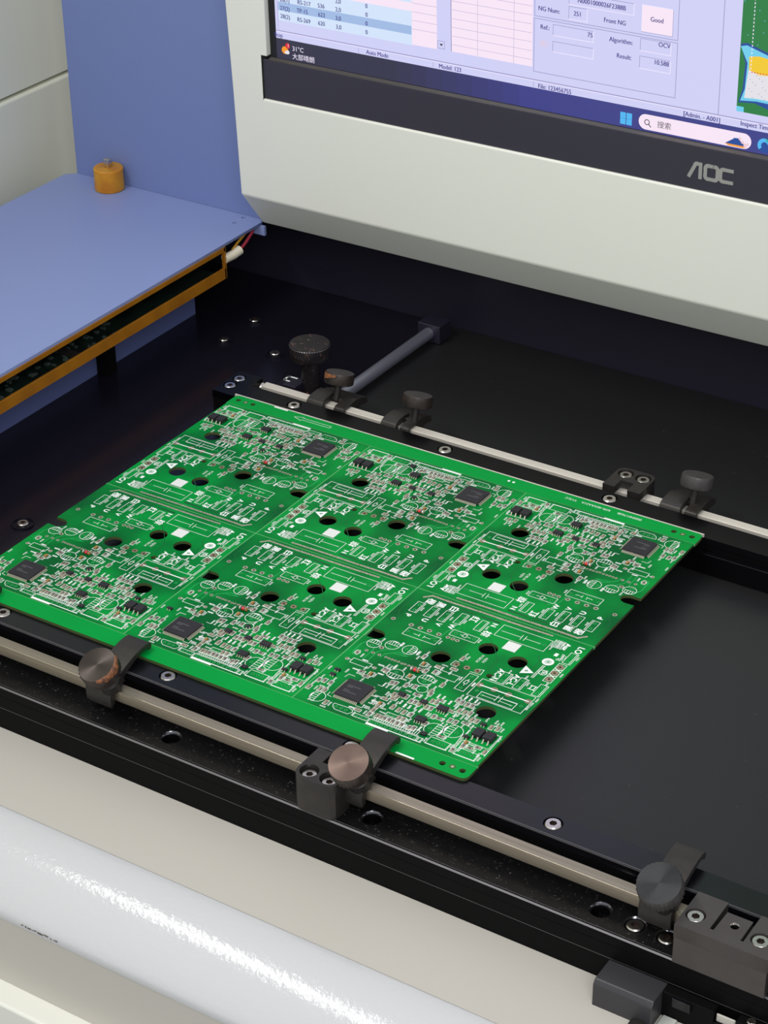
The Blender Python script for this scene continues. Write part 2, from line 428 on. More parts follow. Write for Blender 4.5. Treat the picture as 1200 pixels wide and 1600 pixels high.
# ------------------------------------------------------------------ rear rail
rr = thing('clamp_rail', 'black anodised rear rail with socket screws along the far edge of the green board', 'rail')
rs = [(-114.3, 128.6 - 1.2), (-13.6, 127.6 + 1.2), (87.9, 128.3)]
rs = [(-114.3, 128.2), (-13.6, 128.6), (87.9, 128.6)]
plate('rail_top', [(-165.5, 118.8), (330, 118.8), (330, 134.4), (-149, 134.4), (-149, 146), (-165.5, 146)], [(x, y, 4.3) for x, y in rs] + [(-160.6, 138.9, 4.0), (-160.4, 129.3, 4.0)], -6.0, -1.65, M_anod_far, rr)
b = MB(); b.prism([(119.0, -19.95), (119.0, -6.1), (134.2, -6.1), (134.2, -19.95)], 'x', -165.3, 330); b.box(-165.3, 134.2, -19.95, -149.2, 145.8, -6.1); b.obj('rail_web', M_face, rr, smooth=0)
b = MB(); b.box(-149, 114.2, -19.95, 330, 118.95, -8.2); b.obj('rail_step', M_anod_far, rr, bevel=.4)
b = MB(); b.box(-149.0, 118.6, -1.64, 147, 119.5, -.05); b.obj('bright_edge_strip', M_steel, rr, smooth=0)
for x, y in rs: screw(rr, x, y, -3.9)
for x, y in ((-160.6, 138.9), (-160.4, 129.3)): screw(rr, x, y, -4.0, s=.95)

# ------------------------------------------------------------------ square steel rods the clamps slide on
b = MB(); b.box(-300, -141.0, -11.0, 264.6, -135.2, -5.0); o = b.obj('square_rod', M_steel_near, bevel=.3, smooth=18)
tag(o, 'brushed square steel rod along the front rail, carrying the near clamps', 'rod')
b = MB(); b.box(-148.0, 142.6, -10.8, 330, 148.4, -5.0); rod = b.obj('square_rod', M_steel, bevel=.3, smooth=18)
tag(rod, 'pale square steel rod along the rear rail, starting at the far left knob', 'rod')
b = MB(); b.lathe([(0, 0), (4.0, 0), (4.6, .6), (4.6, 1.6), (3.4, 2.4), (2.6, 5), (0, 5)], seg=24)
c_ = b.obj('rod_collar', M_stain, rod); c_.location = (-.1516, .1455, -.0078); c_.rotation_euler = (0, math.pi / 2, 0)
b = MB(); b.prism([(141.5, -12), (141.5, -4.5), (143.5, -3), (147.5, -3), (149.5, -4.5), (149.5, -12)], 'x', -158.0, -151.6); b.obj('rod_socket', M_clamp, rod, bevel=.4)

# ------------------------------------------------------------------ clamps
def knob_mesh(r, h, face, side, seg=60):
    b = MB()
    b.lathe([(0, 0), (r - .6, 0), (r, .5), (r, h - .7), (r - .5, h), (r - .9, h), (0, h)], seg=seg, mis=[1, 1, 1, 1, 0, 0], knurl=((2, 3), .07))
    return b.mesh('knob', [face, side], smooth=50)
def front_clamp(x, face, side, label, rust=0, kx=0.0):
    t = thing('board_clamp', label, 'clamp', (x, -138.1, -8.0), group='clamps on the front rod')
    b = MB()     # body wrapped round the rod and finger reaching up over the board edge: one forged piece
    prof = [(-4.6, -7.2), (-6.2, -5.5), (-6.4, -1.0), (-5.2, 4.2), (-1.5, 6.6), (3.0, 8.2), (8.0, 10.2), (14.0, 12.0), (19.0, 13.0), (23.5, 13.2), (26.0, 12.4), (27.0, 10.8), (26.6, 9.2), (25.4, 8.6), (24.4, 9.3), (23.6, 10.4), (20.0, 10.3), (14.0, 8.8), (9.0, 6.6), (5.4, 4.6), (4.6, 3.6), (3.2, 3.2), (-3.2, 3.2), (-3.2, -3.2), (-3.4, -7.0)]
    b.prism(prof, 'x', -6.4, 6.4)
    b.obj('clamp_finger', M_clamp, t, bevel=.35)
    b = MB()
    b.prism([(-6.3, -5.0), (-6.6, 0), (-5.6, 4.6), (-2, 7.2), (2.2, 7.4), (5.0, 4.6), (5.0, 3.1), (-3.1, 3.1), (-3.1, -5.0)], 'x', -7.4, 7.4)
    b.obj('clamp_body', M_clamp, t, bevel=.5)
    k = knob_mesh(9.5, 7.0, face, side)
    tl = math.radians(27)
    ko = link('knob', k, t); ko.rotation_euler = (tl, 0, 0)
    d = Vector((0, -math.sin(tl), math.cos(tl)))
    ko.location = Vector((kx, 0, 0)) * S + d * (16.8 * S)
    b = MB(); b.lathe([(5.2, 0), (5.2, 5), (3.4, 6), (3.4, 13)], seg=20); st = b.obj('knob_stem', M_clamp, ko); st.location = (0, 0, -.0125)
    if rust:
        b = MB(); n = 20; cols = []
        for i in range(n + 1):
            a = math.radians(-58 + 112 * i / n); w_ = (.3 + 2.2 * math.sin(math.pi * i / n) ** .7) * random.uniform(.6, 1.1)
            cols.append([(r * math.cos(a), r * math.sin(a), z) for r, z in ((9.57, 6.3 - w_), (9.57, 6.34), (9.08, 7.04), (9.0 - w_ * .4, 7.05))])
        for A, B in zip(cols, cols[1:]):
            for k in range(3): b.quad(A[k], B[k], B[k + 1], A[k + 1])
        b.obj('rust_patch', M_rust, ko, smooth=0)
    return t
front_clamp(-35.6, M_knob_a, M_knob, 'front clamp whose brown knob has an orange rust crescent on its right rim', rust=1, kx=5.2)
front_clamp(103.4, M_knob_b, M_knob, kx=3.8, label='front clamp with a coppery knob, hooked over the board beside the two-screw bracket')
front_clamp(250.9, M_knob_c, M_knob_dark, kx=3.0, label='front clamp with a dark grey knob at the stop block, holding no board')
front_clamp(-128.5, M_knob_a, M_knob, 'front clamp at the left frame edge, only its black hook showing over the board')

def rear_clamp(x, label, w1=10.0, gap=3.0, w2=9.5, knob=M_knob, rust=0, kdx=11.5):
    t = thing('board_clamp', label, 'clamp', (x, 145.5, -7.9), group='clamps on the rear rod')
    b = MB()     # hook curled over the near side of the rod
    hook = [(-8.2, -4.5), (-8.6, -1), (-8.0, 2.6), (-5.8, 5.6), (-2.6, 6.8), (4.0, 7.2), (8.5, 6.4), (8.5, -5.0), (3.2, -5.0), (3.2, 3.2), (-3.3, 3.2), (-3.3, -4.5)]
    b.prism(hook, 'x', 0, w1); b.obj('clamp_hook', M_clamp, t, bevel=.5)
    b = MB()
    b.prism([(-6.8, -4.5), (-7.0, .5), (-5.2, 4.4), (-3.1, 5.2), (8.4, 5.6), (8.4, -5), (3.2, -5), (3.2, 3.2), (-3.3, 3.2), (-3.3, -4.5)], 'x', w1 + gap, w1 + gap + w2); b.obj('clamp_hook', M_clamp, t, bevel=.5)
    b = MB(); b.prism([(3.4, -4.8), (3.4, 5.4), (13, 4.6), (20, 1.5), (20, -2), (12, -1), (8, -4.8)], 'x', .4, w1 + gap + w2 - .4); b.obj('clamp_body', M_clamp, t, bevel=.5)
    kt = math.radians(-17)
    ko = link('knob', knob_mesh(8.6, 6.6, M_knob_dark, knob), t); ko.rotation_euler = (kt, 0, 0)
    ko.location = Vector((kdx, 6.2, 13.6)) * S
    b = MB(); b.lathe([(1.9, -10), (1.9, .5)], seg=14); b.obj('knob_stem', M_clamp, ko)
    if rust:
        b = MB(); n = 14
        for i in range(n):
            a = math.radians(205 + 80 * i / n); a2 = math.radians(205 + 80 * (i + 1) / n)
            h1, h2 = 1.2 + 3.6 * (1 - i / n) * random.uniform(.8, 1.1), 1.2 + 3.6 * (1 - (i + 1) / n) * random.uniform(.8, 1.1)
            R = 8.66
            b.quad((R * math.cos(a), R * math.sin(a), 6.2 - h1), (R * math.cos(a2), R * math.sin(a2), 6.2 - h2), (R * math.cos(a2), R * math.sin(a2), 6.2), (R * math.cos(a), R * math.sin(a), 6.2))
        b.obj('rust_patch', M_rust, ko, smooth=0)
    return t
rear_clamp(-113.2, 'rear clamp with an orange rusted knob beside the tall knurled thumb screw', w1=11, gap=7, w2=7, rust=1, kdx=14)
rear_clamp(-62.5, 'rear clamp with a brownish knurled knob between the rusted clamp and the rear bracket', w1=10, gap=2, w2=6, kdx=16)
rear_clamp(111.8, 'rear clamp with a clean dark knob, right of the rear bracket', w1=12, gap=2, w2=7, knob=M_knob_dark, kdx=14.5)

# ------------------------------------------------------------------ rod brackets and stop block
def bracket(name, label, loc, flip, z0=-18.0):
    t = thing(name, label, 'bracket', loc, (0, 0, math.pi if flip else 0))
    z1 = 0.0
    out = [(-11, -5.5), (-10.4, -8.5), (-8.5, -10.4), (-5.5, -11), (5.5, -11), (8.5, -10.4), (10.4, -8.5), (11, -5.5), (11, 10.5), (4.2, 10.5), (4.2, 2.5), (-3.6, 2.5), (-3.6, 10.5), (-11, 10.5)]
    me = plate('bracket_top', out, [(-5.2, -5.2, 4.4), (5.2, -5.2, 4.4)], -4.4, z1, M_clamp, t)
    if not flip: lo = out[:8] + [(11, 1.2), (-11, 1.2)]
    else: lo = out[:8] + [(11, 1.2), (-11, 1.2)]
    b = MB(); b.prism(lo, 'z', z0, -4.42); b.obj('bracket_base', M_clamp, t, smooth=30)
    for x in (-5.2, 5.2): screw(t, x, -5.2, -3.0 if flip else -4.3, s=.98)
    return t
bracket('rod_bracket', 'black two-screw bracket holding the front rod, left of the coppery knob', (91.5, -143.2, 0), False)
bracket('rod_bracket', 'black two-screw bracket straddling the rear rod, left of the clean dark knob', (89.6, 148.8, 0), True, -20)

t = thing('stop_block', 'dark grey stop block at lower right, two silver screws flanking a small threaded hole', 'block', (284, -147, 0))
b = MB(); b.box(-19.6, -8.3, -18, 20, 14, -5); b.obj('block_base', M_block, t, bevel=.4)
plate('block_top', [(-19.6, -8.3), (20, -8.3), (20, 14), (7.6, 14), (7.6, -3.6), (-6.6, -3.6), (-6.6, 14), (-19.6, 14)], [(-14.6, .6, 4.1), (13.0, .8, 4.1)], -4.98, 2.0, M_block, t)
plate('threaded_plate', [(-5.4, -3.4), (6.0, -3.4), (6.0, 9.6), (-5.0, 9.6)], [(.8, 3.6, 1.9)], -4.9, 1.2, M_block, t)
b = MB(); b.lathe([(2.0, 1.25), (1.5, .4), (1.5, -4.5), (0, -4.5)], (.8, 3.6, 0), 18, mis=[0, 1, 1]); b.obj('threaded_hole', [M_stain, M_face], t)
for x, y in ((-14.6, .6), (13.0, .8)): screw(t, x, y, -.9)

t = thing('thumb_screw', 'small brown thumb screw cut by the right frame edge, beyond the dark grey stop block', 'screw', (313.5, -150, -18))
link('knob', knob_mesh(7.5, 12.0, M_knob_b, M_knob_b), t)
# ------------------------------------------------------------------ parts behind the rear rail
t = thing('thumb_screw', 'tall black knurled thumb screw with worn orange flecks, behind the rear rod', 'screw', (-135.6, 175.6, -20))
b = MB(); b.lathe([(0, 23.0), (11.6, 23.0), (12.4, 23.8), (12.4, 31.0), (11.8, 32), (0, 32)], seg=96, knurl=((2, 3), .03)); b.obj('knurled_head', M_knob_big, t, smooth=50)
b = MB(); b.lathe([(5.6, 0), (5.6, 23.0)], seg=28); b.obj('shank', M_knob_big, t)
b = MB(); b.lathe([(11.8, 31.7), (12.2, 31.3)], seg=64); b.obj('polished_rim', M_edge, t)
t = thing('slotted_stop', 'small black block with a white hook mark, left of the tall thumb screw', 'block', (-146.5, 168, -20))
b = MB(); b.prism([(-9, 0), (-9, 3), (0, 8), (9, 8), (9, 0)], 'y', -6, 6); b.obj('stop_body', M_wall_in, t, bevel=.4)
hk = MB()
pl2d(hk, [(2.2, 4.0), (-2.6, 4.0), (-3.4, 3.0), (-3.4, 0), (-2.6, -1.2), (.2, -1.2)], 1.3, 0, 0)
hk.v = [(x + 1.0, y, 8.1) for x, y, z in hk.v]
hk.obj('white_mark', M_silk, t, smooth=0)
t = thing('guide_shaft', 'dark polished guide shaft running back from the rear rail to the black wall', 'shaft', (-110.5, 0, -14))
b = MB(); b.tube([(0, 150, 0), (0, 268, 0)], 3.8, 24); b.obj('shaft', mat('dark_polished_shaft', (176, 178, 196), .32, .8), t)
b = MB(); b.box(-8, 268, -6.0, 8, 282, 6); b.obj('shaft_block', M_wall_in, t, bevel=.6)

# ------------------------------------------------------------------ blue side: vertical panel, horizontal plate, light tray
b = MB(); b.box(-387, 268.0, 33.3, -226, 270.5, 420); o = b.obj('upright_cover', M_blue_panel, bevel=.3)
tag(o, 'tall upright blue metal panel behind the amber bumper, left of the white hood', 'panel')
t = thing('cover_plate', 'flat light blue metal cover plate at the left, under the amber bumper', 'cover plate', (0, 0, 0))
plate('plate_top', [(-392.5, -260), (-232.3, -260), (-232.3, 264.5), (-236, 267.6), (-386, 267.6), (-392.5, 262)], [(-246.4, 254.4, 1.5), (-246.5, 264.0, 1.5)], 33.2, 35.0, M_blue_plate, t)
b = MB(); b.box(-392.5, -260, -30, -390.5, 262, 33.1); b.obj('plate_flange', M_blue_plate, t, smooth=0)
b = MB(); b.box(-262, 262, 27, -229, 264, 33.1); b.obj('corner_bracket', M_blue_plate, t, smooth=0)
for x, y in ((-246.4, 254.4), (-246.5, 264.0)):
    b = MB(); b.lathe([(1.5, 33.1), (1.5, 31), (0, 31)], (x, y, 0), 12); b.obj('screw_hole', M_face, t)

t = thing('bumper', 'amber translucent rubber bumper standing on the blue plate in the corner', 'bumper', (-350.4, 257.6, 35))
b = MB(); b.lathe([(0, 0), (9.2, 0), (9.8, .5), (9.8, 14.6), (9.2, 15.2), (2.6, 15.2), (0, 15.2)], seg=40); b.obj('rubber_body', M_urethane, t)
b = MB(); b.prism([(-2.0, 15.2), (-2.0, 21.0), (-.6, 21.6), (-.6, 20.2), (.6, 20.2), (.6, 21.2), (2.0, 20.6), (2.0, 15.2)], 'x', -2.0, 2.0); b.obj('slotted_stud', M_stain, t, bevel=.3)

t = thing('light_tray', 'amber edged tray with a dark light board inside, hung under the blue plate', 'light tray', (0, 0, 0))
xa = -231.6
b = MB(); b.box(xa - 1.5, -260, 30.3, xa, 224, 33.1); b.obj('amber_edge', M_amber, t, smooth=0)
b = MB(); b.box(xa - 1.6, -260, 12.0, xa, 224, 19.2); b.obj('amber_edge', M_amber, t, bevel=.15)
b = MB(); b.box(xa - 36, -260, 11.6, xa - 1.7, 224, 13.0); b.obj('tray_floor', M_face, t, smooth=0)
b = MB(); b.box(xa - 2.0, 222.6, 12.0, xa, 224.4, 33.0); b.obj('end_strip', M_amber, t, smooth=0)
b = MB(); b.box(xa - 38, -260, 11.6, xa - 36.2, 224, 33.0); b.obj('tray_wall', M_face, t, smooth=0)
b = MB(); b.box(xa - 34, -258, 13.2, xa - 3, 222, 14.6); lb = b.obj('light_board', M_pcb_dark, t, smooth=0)
b = MB()
random.seed(11)
for i in range(60):
    y = -60 + i * 3.2 + random.uniform(-1, 1); x = xa - random.uniform(6, 26)
    b.box(x, y, 14.6, x + random.uniform(1.2, 3.5), y + random.uniform(1, 3), 14.6 + random.uniform(.4, 1.4))
q = b.obj('board_part', mat('dim_board_parts', (70, 82, 76), .45), lb, smooth=0); q['kind'] = 'stuff'
b = MB(); b.box(xa - 30, 84, 14.7, xa - 4, 88, 17); b.obj('spacer', M_clamp, t, smooth=0)
b = MB(); b.box(xa - 27, 20, -19.8, xa - 20, 26, 11.5); b.obj('tray_leg', M_face, t, smooth=0)
b = MB(); b.box(xa - 27, 126, -19.8, xa - 20, 136, 11.5); b.obj('tray_leg', M_face, t, smooth=0)

t = thing('cable_connector', 'small ivory connector with yellow and red wires at the back end of the tray', 'connector', (xa - 1.5, 224.5, 26))
b = MB(); b.tube([(0, 0, -1.5), (1.5, 7, -1.0), (2.8, 13, .5)], 3.0, 14); b.obj('connector_body', M_ivory, t)
b = MB(); b.tube([(0.5, 8, 1.8), (0, 14, 4), (-1, 24, 6.5), (-4, 34, 7.5)], .8, 8); b.obj('yellow_wire', M_wire_y, t)
b = MB(); b.tube([(2.8, 13, .5), (2.5, 19, 2.5), (1, 28, 5.5), (-3, 36, 6.5)], 1.0, 8); b.obj('red_wire', M_wire_r, t)

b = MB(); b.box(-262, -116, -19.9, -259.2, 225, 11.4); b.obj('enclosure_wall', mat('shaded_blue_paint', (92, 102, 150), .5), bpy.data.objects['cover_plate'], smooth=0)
# ------------------------------------------------------------------ white front of the machine
t = thing('machine_cover', 'cream and white painted machine front with a rounded glossy edge, nearest the camera', 'machine cover', (0, 0, 0))
b = MB(); b.box(-419, -198.2, -60, 420, -152.9, -44.0); b.obj('cover_deck', M_cream, t, smooth=0)
prof = [(-198.5, -52), (-198.5, -43.9)]
R0, cy, cz = 46.0, -200.0, -89.6
for i in range(0, 17):
    a = math.radians(90 + 54 * i / 16); prof.append((cy + R0 * math.cos(a), cz + R0 * math.sin(a)))
ey, ez = prof[-1]
prof += [(ey - .8, ez - 2.5), (ey - .4, ez - 5), (-225, ez - 8)]
b = MB(); b.prism(prof, 'x', -419, 420); b.obj('rounded_cover', M_white, t, smooth=35)
b = MB(); b.box(-419, ey - .2, -106.5, 420, -180, ez - 4.6); b.obj('cover_panel', M_cream, t, smooth=0)
b = MB(); b.box(-419, ey - 12.4, -900, 420, -180, -106.6); b.obj('cabinet_panel', M_house, t, bevel=1.6, seg=3)
b = MB(); b.box(-419, -180, -900, 420, 420, -60.2); b.obj('cabinet_body', M_cream, t, smooth=0)
b = MB()      # scuffs on the paint crease
random.seed(3)
for i in range(12):
    x = -8 + i * 1.75 + random.uniform(-.6, .6)
    b.box(x, ey - .95, ez - 2.6 + random.uniform(-.4, .3), x + random.uniform(.6, 2.0), ey - .6, ez - 2.2 + random.uniform(-.3, .3))
b.obj('paint_scuff', mat('scuff', (96, 92, 84), .7), t, smooth=0)

# ------------------------------------------------------------------ lower right hardware hung on the rail
t = thing('latch_block', 'black block with a sloping front edge hung on the rail at the lower right', 'block', (0, 0, 0))
b = MB(); b.prism([(-154, -52), (-154, -31), (-166.6, -31), (-168.5, -33.2), (-168.5, -52)], 'x', 236.8, 263.2); b.obj('block_body', mat('satin_black_block', (52, 51, 54), .4, dirt=(300, .72, .76, (120, 118, 116))), t, bevel=.5)
b = MB(); b.lathe([(0, 0), (4.2, 0), (4.6, .6), (4.6, 6), (0, 6)], seg=24); q = b.obj('release_button', M_clamp, t); q.location = (.2585, -.1686, -.0455); q.rotation_euler = (math.pi / 2, 0, 0)
t = thing('hanger_plate', 'black hanger plate with a square window, right of the latch block', 'bracket', (0, 0, 0))
b = MB()
b.box(262, -159, -70, 285.5, -154, -31.3); b.box(285.5, -159, -70, 294.8, -154, -38.0 + 1.4); b.box(294.8, -159, -70, 330, -154, -31.3)
b.obj('hanger_body', M_face, t, bevel=.4)
b = MB(); b.box(286, -157.5, -47, 294.3, -156.5, -33.0); b.obj('pale_insert', M_cream, t, bevel=.8)
b = MB(); b.box(268, -160.5, -36, 276, -159, -31.6); b.obj('hanger_tab', M_anod, t, bevel=.2)
screw(t, 300.5, -156.5, -31.4, s=.5)
t2 = MB(); t2.prism([(265.4, -44.8), (270.6, -44.8), (270.6, -44.3), (265.4, -44.3)], 'y', -186, -159.2)
t2 = MB(); t2.box(264.6, -190, -43.95, 270.4, -159.3, -43.1)
o = t2.obj('pale_tape', M_strip, smooth=0); tag(o, 'short pale tape strip on the cream deck below the latch block', 'tape')
TEXTS = [('26(1)', 33.6, -126.3, 4.3, 'n'), ('RS-217', 47.2, -126.6, 4.3, 'n'), ('536', 59.2, -126.8, 4.3, 'n'), ('2,0', 71.0, -126.5, 4.3, 'n'), ('0', 90.4, -126.6, 4.3, 'n'), ('27(2)', 33.5, -121.3, 4.3, 'n'), ('TP-15', 45.8, -121.6, 4.3, 'n'), ('623', 59.3, -121.6, 4.3, 'n'), ('3,0', 70.8, -121.4, 4.3, 'n'), ('0', 90.2, -121.5, 4.3, 'n'), ('28(2)', 33.5, -116.5, 4.3, 'n'), ('RS-269', 46.6, -116.3, 4.3, 'n'), ('620', 59.0, -116.5, 4.3, 'n'), ('3,0', 70.9, -116.3, 4.3, 'n'), ('0', 90.1, -116.4, 4.3, 'n'), ('2,0', 71.1, -131.4, 4.3, 'n'), ('0', 90.4, -131.6, 4.3, 'n'), ('Stop', 28.0, -105.3, 4.3, 'n'), ('Auto Mode', 97.0, -105.3, 4.3, 'n'), ('Model: 123', 145.6, -105.3, 4.3, 'n'), ('File: 123456755', 212.2, -104.9, 4.3, 'n'), ('[Admin. - A001]', 300.1, -105.2, 4.3, 'n'), ('Inspect Time', 330.6, -106.0, 4.3, 'n'), ('NG Num:', 207.9, -147.7, 4.3, 'n'), ('251', 225.2, -148.1, 4.3, 'n'), ('Front NG', 247.4, -147.5, 4.3, 'n'), ('N0001000026F2388B', 239.3, -155.5, 4.3, 'n'), ('Good', 271.8, -152.1, 4.3, 'n'), ('Ref.:', 205.6, -137.7, 4.3, 'n'), ('75', 233.0, -137.9, 4.3, 'n'), ('3D:', 205.2, -128.5, 4.3, 'p'), ('Algorithm:', 251.4, -137.7, 4.3, 'n'), ('OCV', 276.7, -139.4, 4.3, 'n'), ('Result:', 253.5, -129.5, 4.3, 'n'), ('10.588', 275.4, -129.6, 4.3, 'n'), ('31°C', 41.6, -98.2, 3.9, 'w'), ('大部晴朗', 45.3, -93.4, 4.0, 'w'), ('1', 34.7, -99.4, 3.0, 'w'), ('搜索', 278.8, -95.8, 4.2, 'k')]
# ------------------------------------------------------------------ white hood with the monitor set into it
_rv = Vector((0.99995197, -0.00592041, 0.00781014)); _dv = Vector((0.00784988, 0.00671835, -0.99994662)); _nv = _rv.cross(_dv)
def on_hood(o):
    o.matrix_world = Matrix(((_rv.x, _nv.x, -_dv.x, -221.5 * S), (_rv.y, _nv.y, -_dv.y, 235.0 * S), (_rv.z, _nv.z, -_dv.z, 65.8 * S), (0, 0, 0, 1)))
    return o
hood = on_hood(thing('monitor_hood', 'white painted metal hood around the monitor, above the black machine bed', 'hood'))
low = [(0, 64.9), (0, 0), (20, -26.3), (30, -26.3), (32, -24), (32, 64.9)]
def open_joint(b):              # the butt joint between two sheets of the hood has no end faces
    k = [i for i, f in enumerate(b.f) if not all(abs(b.v[q][0] - 17.0) < 1e-6 for q in f)]
    b.f = [b.f[i] for i in k]; b.m = [b.m[i] for i in k]
joint = lambda c: abs(c.x - 17.0) < .01 and (c.z < 64.8 or c.z > 91.7)
b = MB(); b.prism(low, 'x', 17.0, 470); open_joint(b); b.obj('hood_face', M_house, hood, bevel=1.3, seg=3, keep=joint)
b = MB(); b.prism([(0, 300), (0, 91.6), (0, 64.9)] + low[1:] + [(32, 300)], 'x', -4.2, 17.0)
b.v = [(x - max(0, z - 20) * .034 if x < 0 else x, y, z) for x, y, z in b.v]
open_joint(b); b.obj('hood_face', M_house, hood, bevel=1.3, seg=3, keep=joint)
b = MB(); b.box(17.0, 0, 91.6, 21.1, 7.9, 300); open_joint(b); b.obj('hood_step', M_house, hood, bevel=.6, keep=joint)
b = MB(); b.box(20, 8, 62, 470, 60, 300); b.obj('hood_shell', M_house, hood, smooth=0)

mon = on_hood(thing('monitor', 'black framed monitor showing an inspection program window and a dark task bar', 'monitor'))
b = MB(); b.box(17.3, 1.0, 65.1, 469, 7.8, 89.3); b.obj('chin', M_bezel, mon, bevel=.5)
b = MB(); b.prism([(1.0, 89.4), (3.4, 90.5), (7.8, 90.5), (7.8, 89.4)], 'x', 21.2, 469); b.obj('chin_edge', M_bezel_edge, mon, smooth=0)
b = MB(); b.box(21.2, 4.0, 90.7, 469, 7.8, 299); b.obj('panel_border', mat('screen_border', (20, 19, 22), .3), mon, smooth=0)
def flat(sb, y0):               # 2-D drawing (s, up, layer) stood upright on the monitor face
    sb.v = [(x, y0 - z, y) for x, y, z in sb.v]
    return sb
lg = MB()
def arc_pts(cx, cy, rx, ry, a0, a1, n=5): return [(cx + rx * math.cos(math.radians(a0 + (a1 - a0) * i / n)), cy + ry * math.sin(math.radians(a0 + (a1 - a0) * i / n))) for i in range(n + 1)]
pl2d(lg, [(295.9, 72.4), (299.2, 79.2), (299.9, 79.7), (302.2, 79.7), (302.2, 72.4)], 2.0, 0)
rr_ = arc_pts(310.4, 78.0, 1.7, 1.7, 90, 0) + arc_pts(310.4, 74.1, 1.7, 1.7, 0, -90) + arc_pts(306.8, 74.1, 1.7, 1.7, -90, -180) + arc_pts(306.8, 78.0, 1.7, 1.7, 180, 90)
pl2d(lg, rr_ + rr_[:1], 2.0, 0.0)
pl2d(lg, [(320.3, 79.3)] + arc_pts(315.6, 77.6, 1.7, 1.7, 90, 180) + arc_pts(315.6, 74.4, 1.7, 1.7, 180, 270) + [(320.3, 72.7)], 2.0, 0)
flat(lg, .93); lg.obj('maker_logo', M_logo, mon, smooth=0)

E_ = 1.04
SC = [('win_lavender', (203, 203, 240)), ('win_pink', (242, 224, 240)), ('win_band', (206, 222, 244)), ('win_select', (156, 182, 222)), ('win_navy', (58, 50, 128)), ('win_line', (150, 146, 190)),
      ('win_bar_dark', (46, 44, 66)), ('win_bar_blue', (58, 60, 132)), ('win_white', (236, 228, 248)), ('win_salmon', (232, 196, 204)), ('win_key', (60, 50, 60)),
      ('win_sky', (78, 178, 236)), ('win_sun', (240, 150, 30)), ('win_badge', (206, 30, 36)), ('win_green', (34, 120, 62)), ('win_cyan', (110, 200, 230)), ('win_deep', (30, 70, 150)), ('win_yellow', (236, 196, 40)), ('win_grey', (222, 220, 226)),
      ('win_teal', (40, 170, 170)), ('win_bar_mid', (54, 52, 100))] + [('bar_%d' % i, (46 + 12 * i // 9, 44 + 16 * i // 9, 66 + 66 * i // 9)) for i in range(9)]
SI = {k: i for i, (k, c) in enumerate(SC)}
SM = [mat(k, c, .25, emit=E_) for k, c in SC]
s2 = MB()
def F(x0, t0, x1, t1, c, l=0.0): fill2d(s2, x0, -t0, x1, -t1, l, SI[c])
def Ln(p, c, w=.3, l=.12): pl2d(s2, [(x, -t) for x, t in p], w, l, SI[c])
def Bx(x0, t0, x1, t1, c, w=.3): Ln([(x0, t0), (x1, t0), (x1, t1), (x0, t1), (x0, t0)], c, w)
F(26.2, -296, 460, -90.9, 'win_lavender')
# result list
F(28.6, -296, 120.6, -113.9, 'win_band', .03)
for i in range(36):
    t0 = -128.4 - i * 4.95
    if i == 1 or i % 2: F(28.6, t0 - 4.95, 120.6, t0, 'win_pink', .04)
    Ln([(120.8, t0 + 5), (137, t0 + 5)], 'win_line', .18)
    Ln([(147, t0 + 9.8), (197.6, t0 + 9.8)], 'win_line', .18)
F(28.6, -124.9, 120.4, -119.9, 'win_select', .05)
F(28.6, -119.9, 120.6, -113.9, 'win_band', .05)
F(120.6, -296, 137.1, -114.3, 'win_pink', .03); F(137.1, -296, 142.4, -114.3, 'win_lavender', .03)
Bx(137.6, -119.4, 142.1, -115.2, 'win_line'); s2.add([(138.7, 117.9, .1), (141.1, 117.9, .1), (139.9, 116.5, .1)], [(0, 1, 2)], SI['win_key'])
Ln([(28.2, -296), (28.2, -108.4)], 'win_line', .25); Ln([(26.4, -107.6), (186, -107.6), (460, -107.6)], 'win_line', .5); Ln([(26.4, -106.9), (460, -106.9)], 'win_white', .3)
F(146.4, -296, 198.0, -114.6, 'win_pink', .03); Ln([(146.5, -296), (146.5, -114.8)], 'win_navy', .3)
for x in (163.4, 186.4): Ln([(x, -296), (x, -114.8)], 'win_line', .18)
for x in (84.2, 134.5, 199, 290, 326): Ln([(x, -106.4), (x, -103.4)], 'win_line', .25)
# two group boxes with fields
for x0, t0, x1, t1 in ((199.2, -200, 284.1, -143.3), (199.0, -141.9, 284.2, -112.3)): Bx(x0, t0, x1, t1, 'win_line', .35)
for x0, t0, x1, t1 in ((219.9, -151.6, 230.9, -144.7), (210.6, -140.2, 235, -134.2), (210.6, -130.9, 235.2, -125.1), (262.8, -141.1, 280.5, -134.5), (262.7, -131.6, 280.7, -124.9), (219.9, -158.8, 258.3, -152.6)):
    Ln([(x0, t1), (x0, t0), (x1, t0)], 'win_line', .3); Ln([(x0, t1), (x1, t1), (x1, t0)], 'win_white', .35)
F(263.1, -159.1, 280.9, -144.9, 'win_pink', .06); Bx(263.1, -159.1, 280.9, -144.9, 'win_white', .3); Ln([(263, -144.8), (281, -144.8), (281, -159.1)], 'win_line', .25)
Ln([(309.3, -296), (309.3, -107.8)], 'win_line', .4)
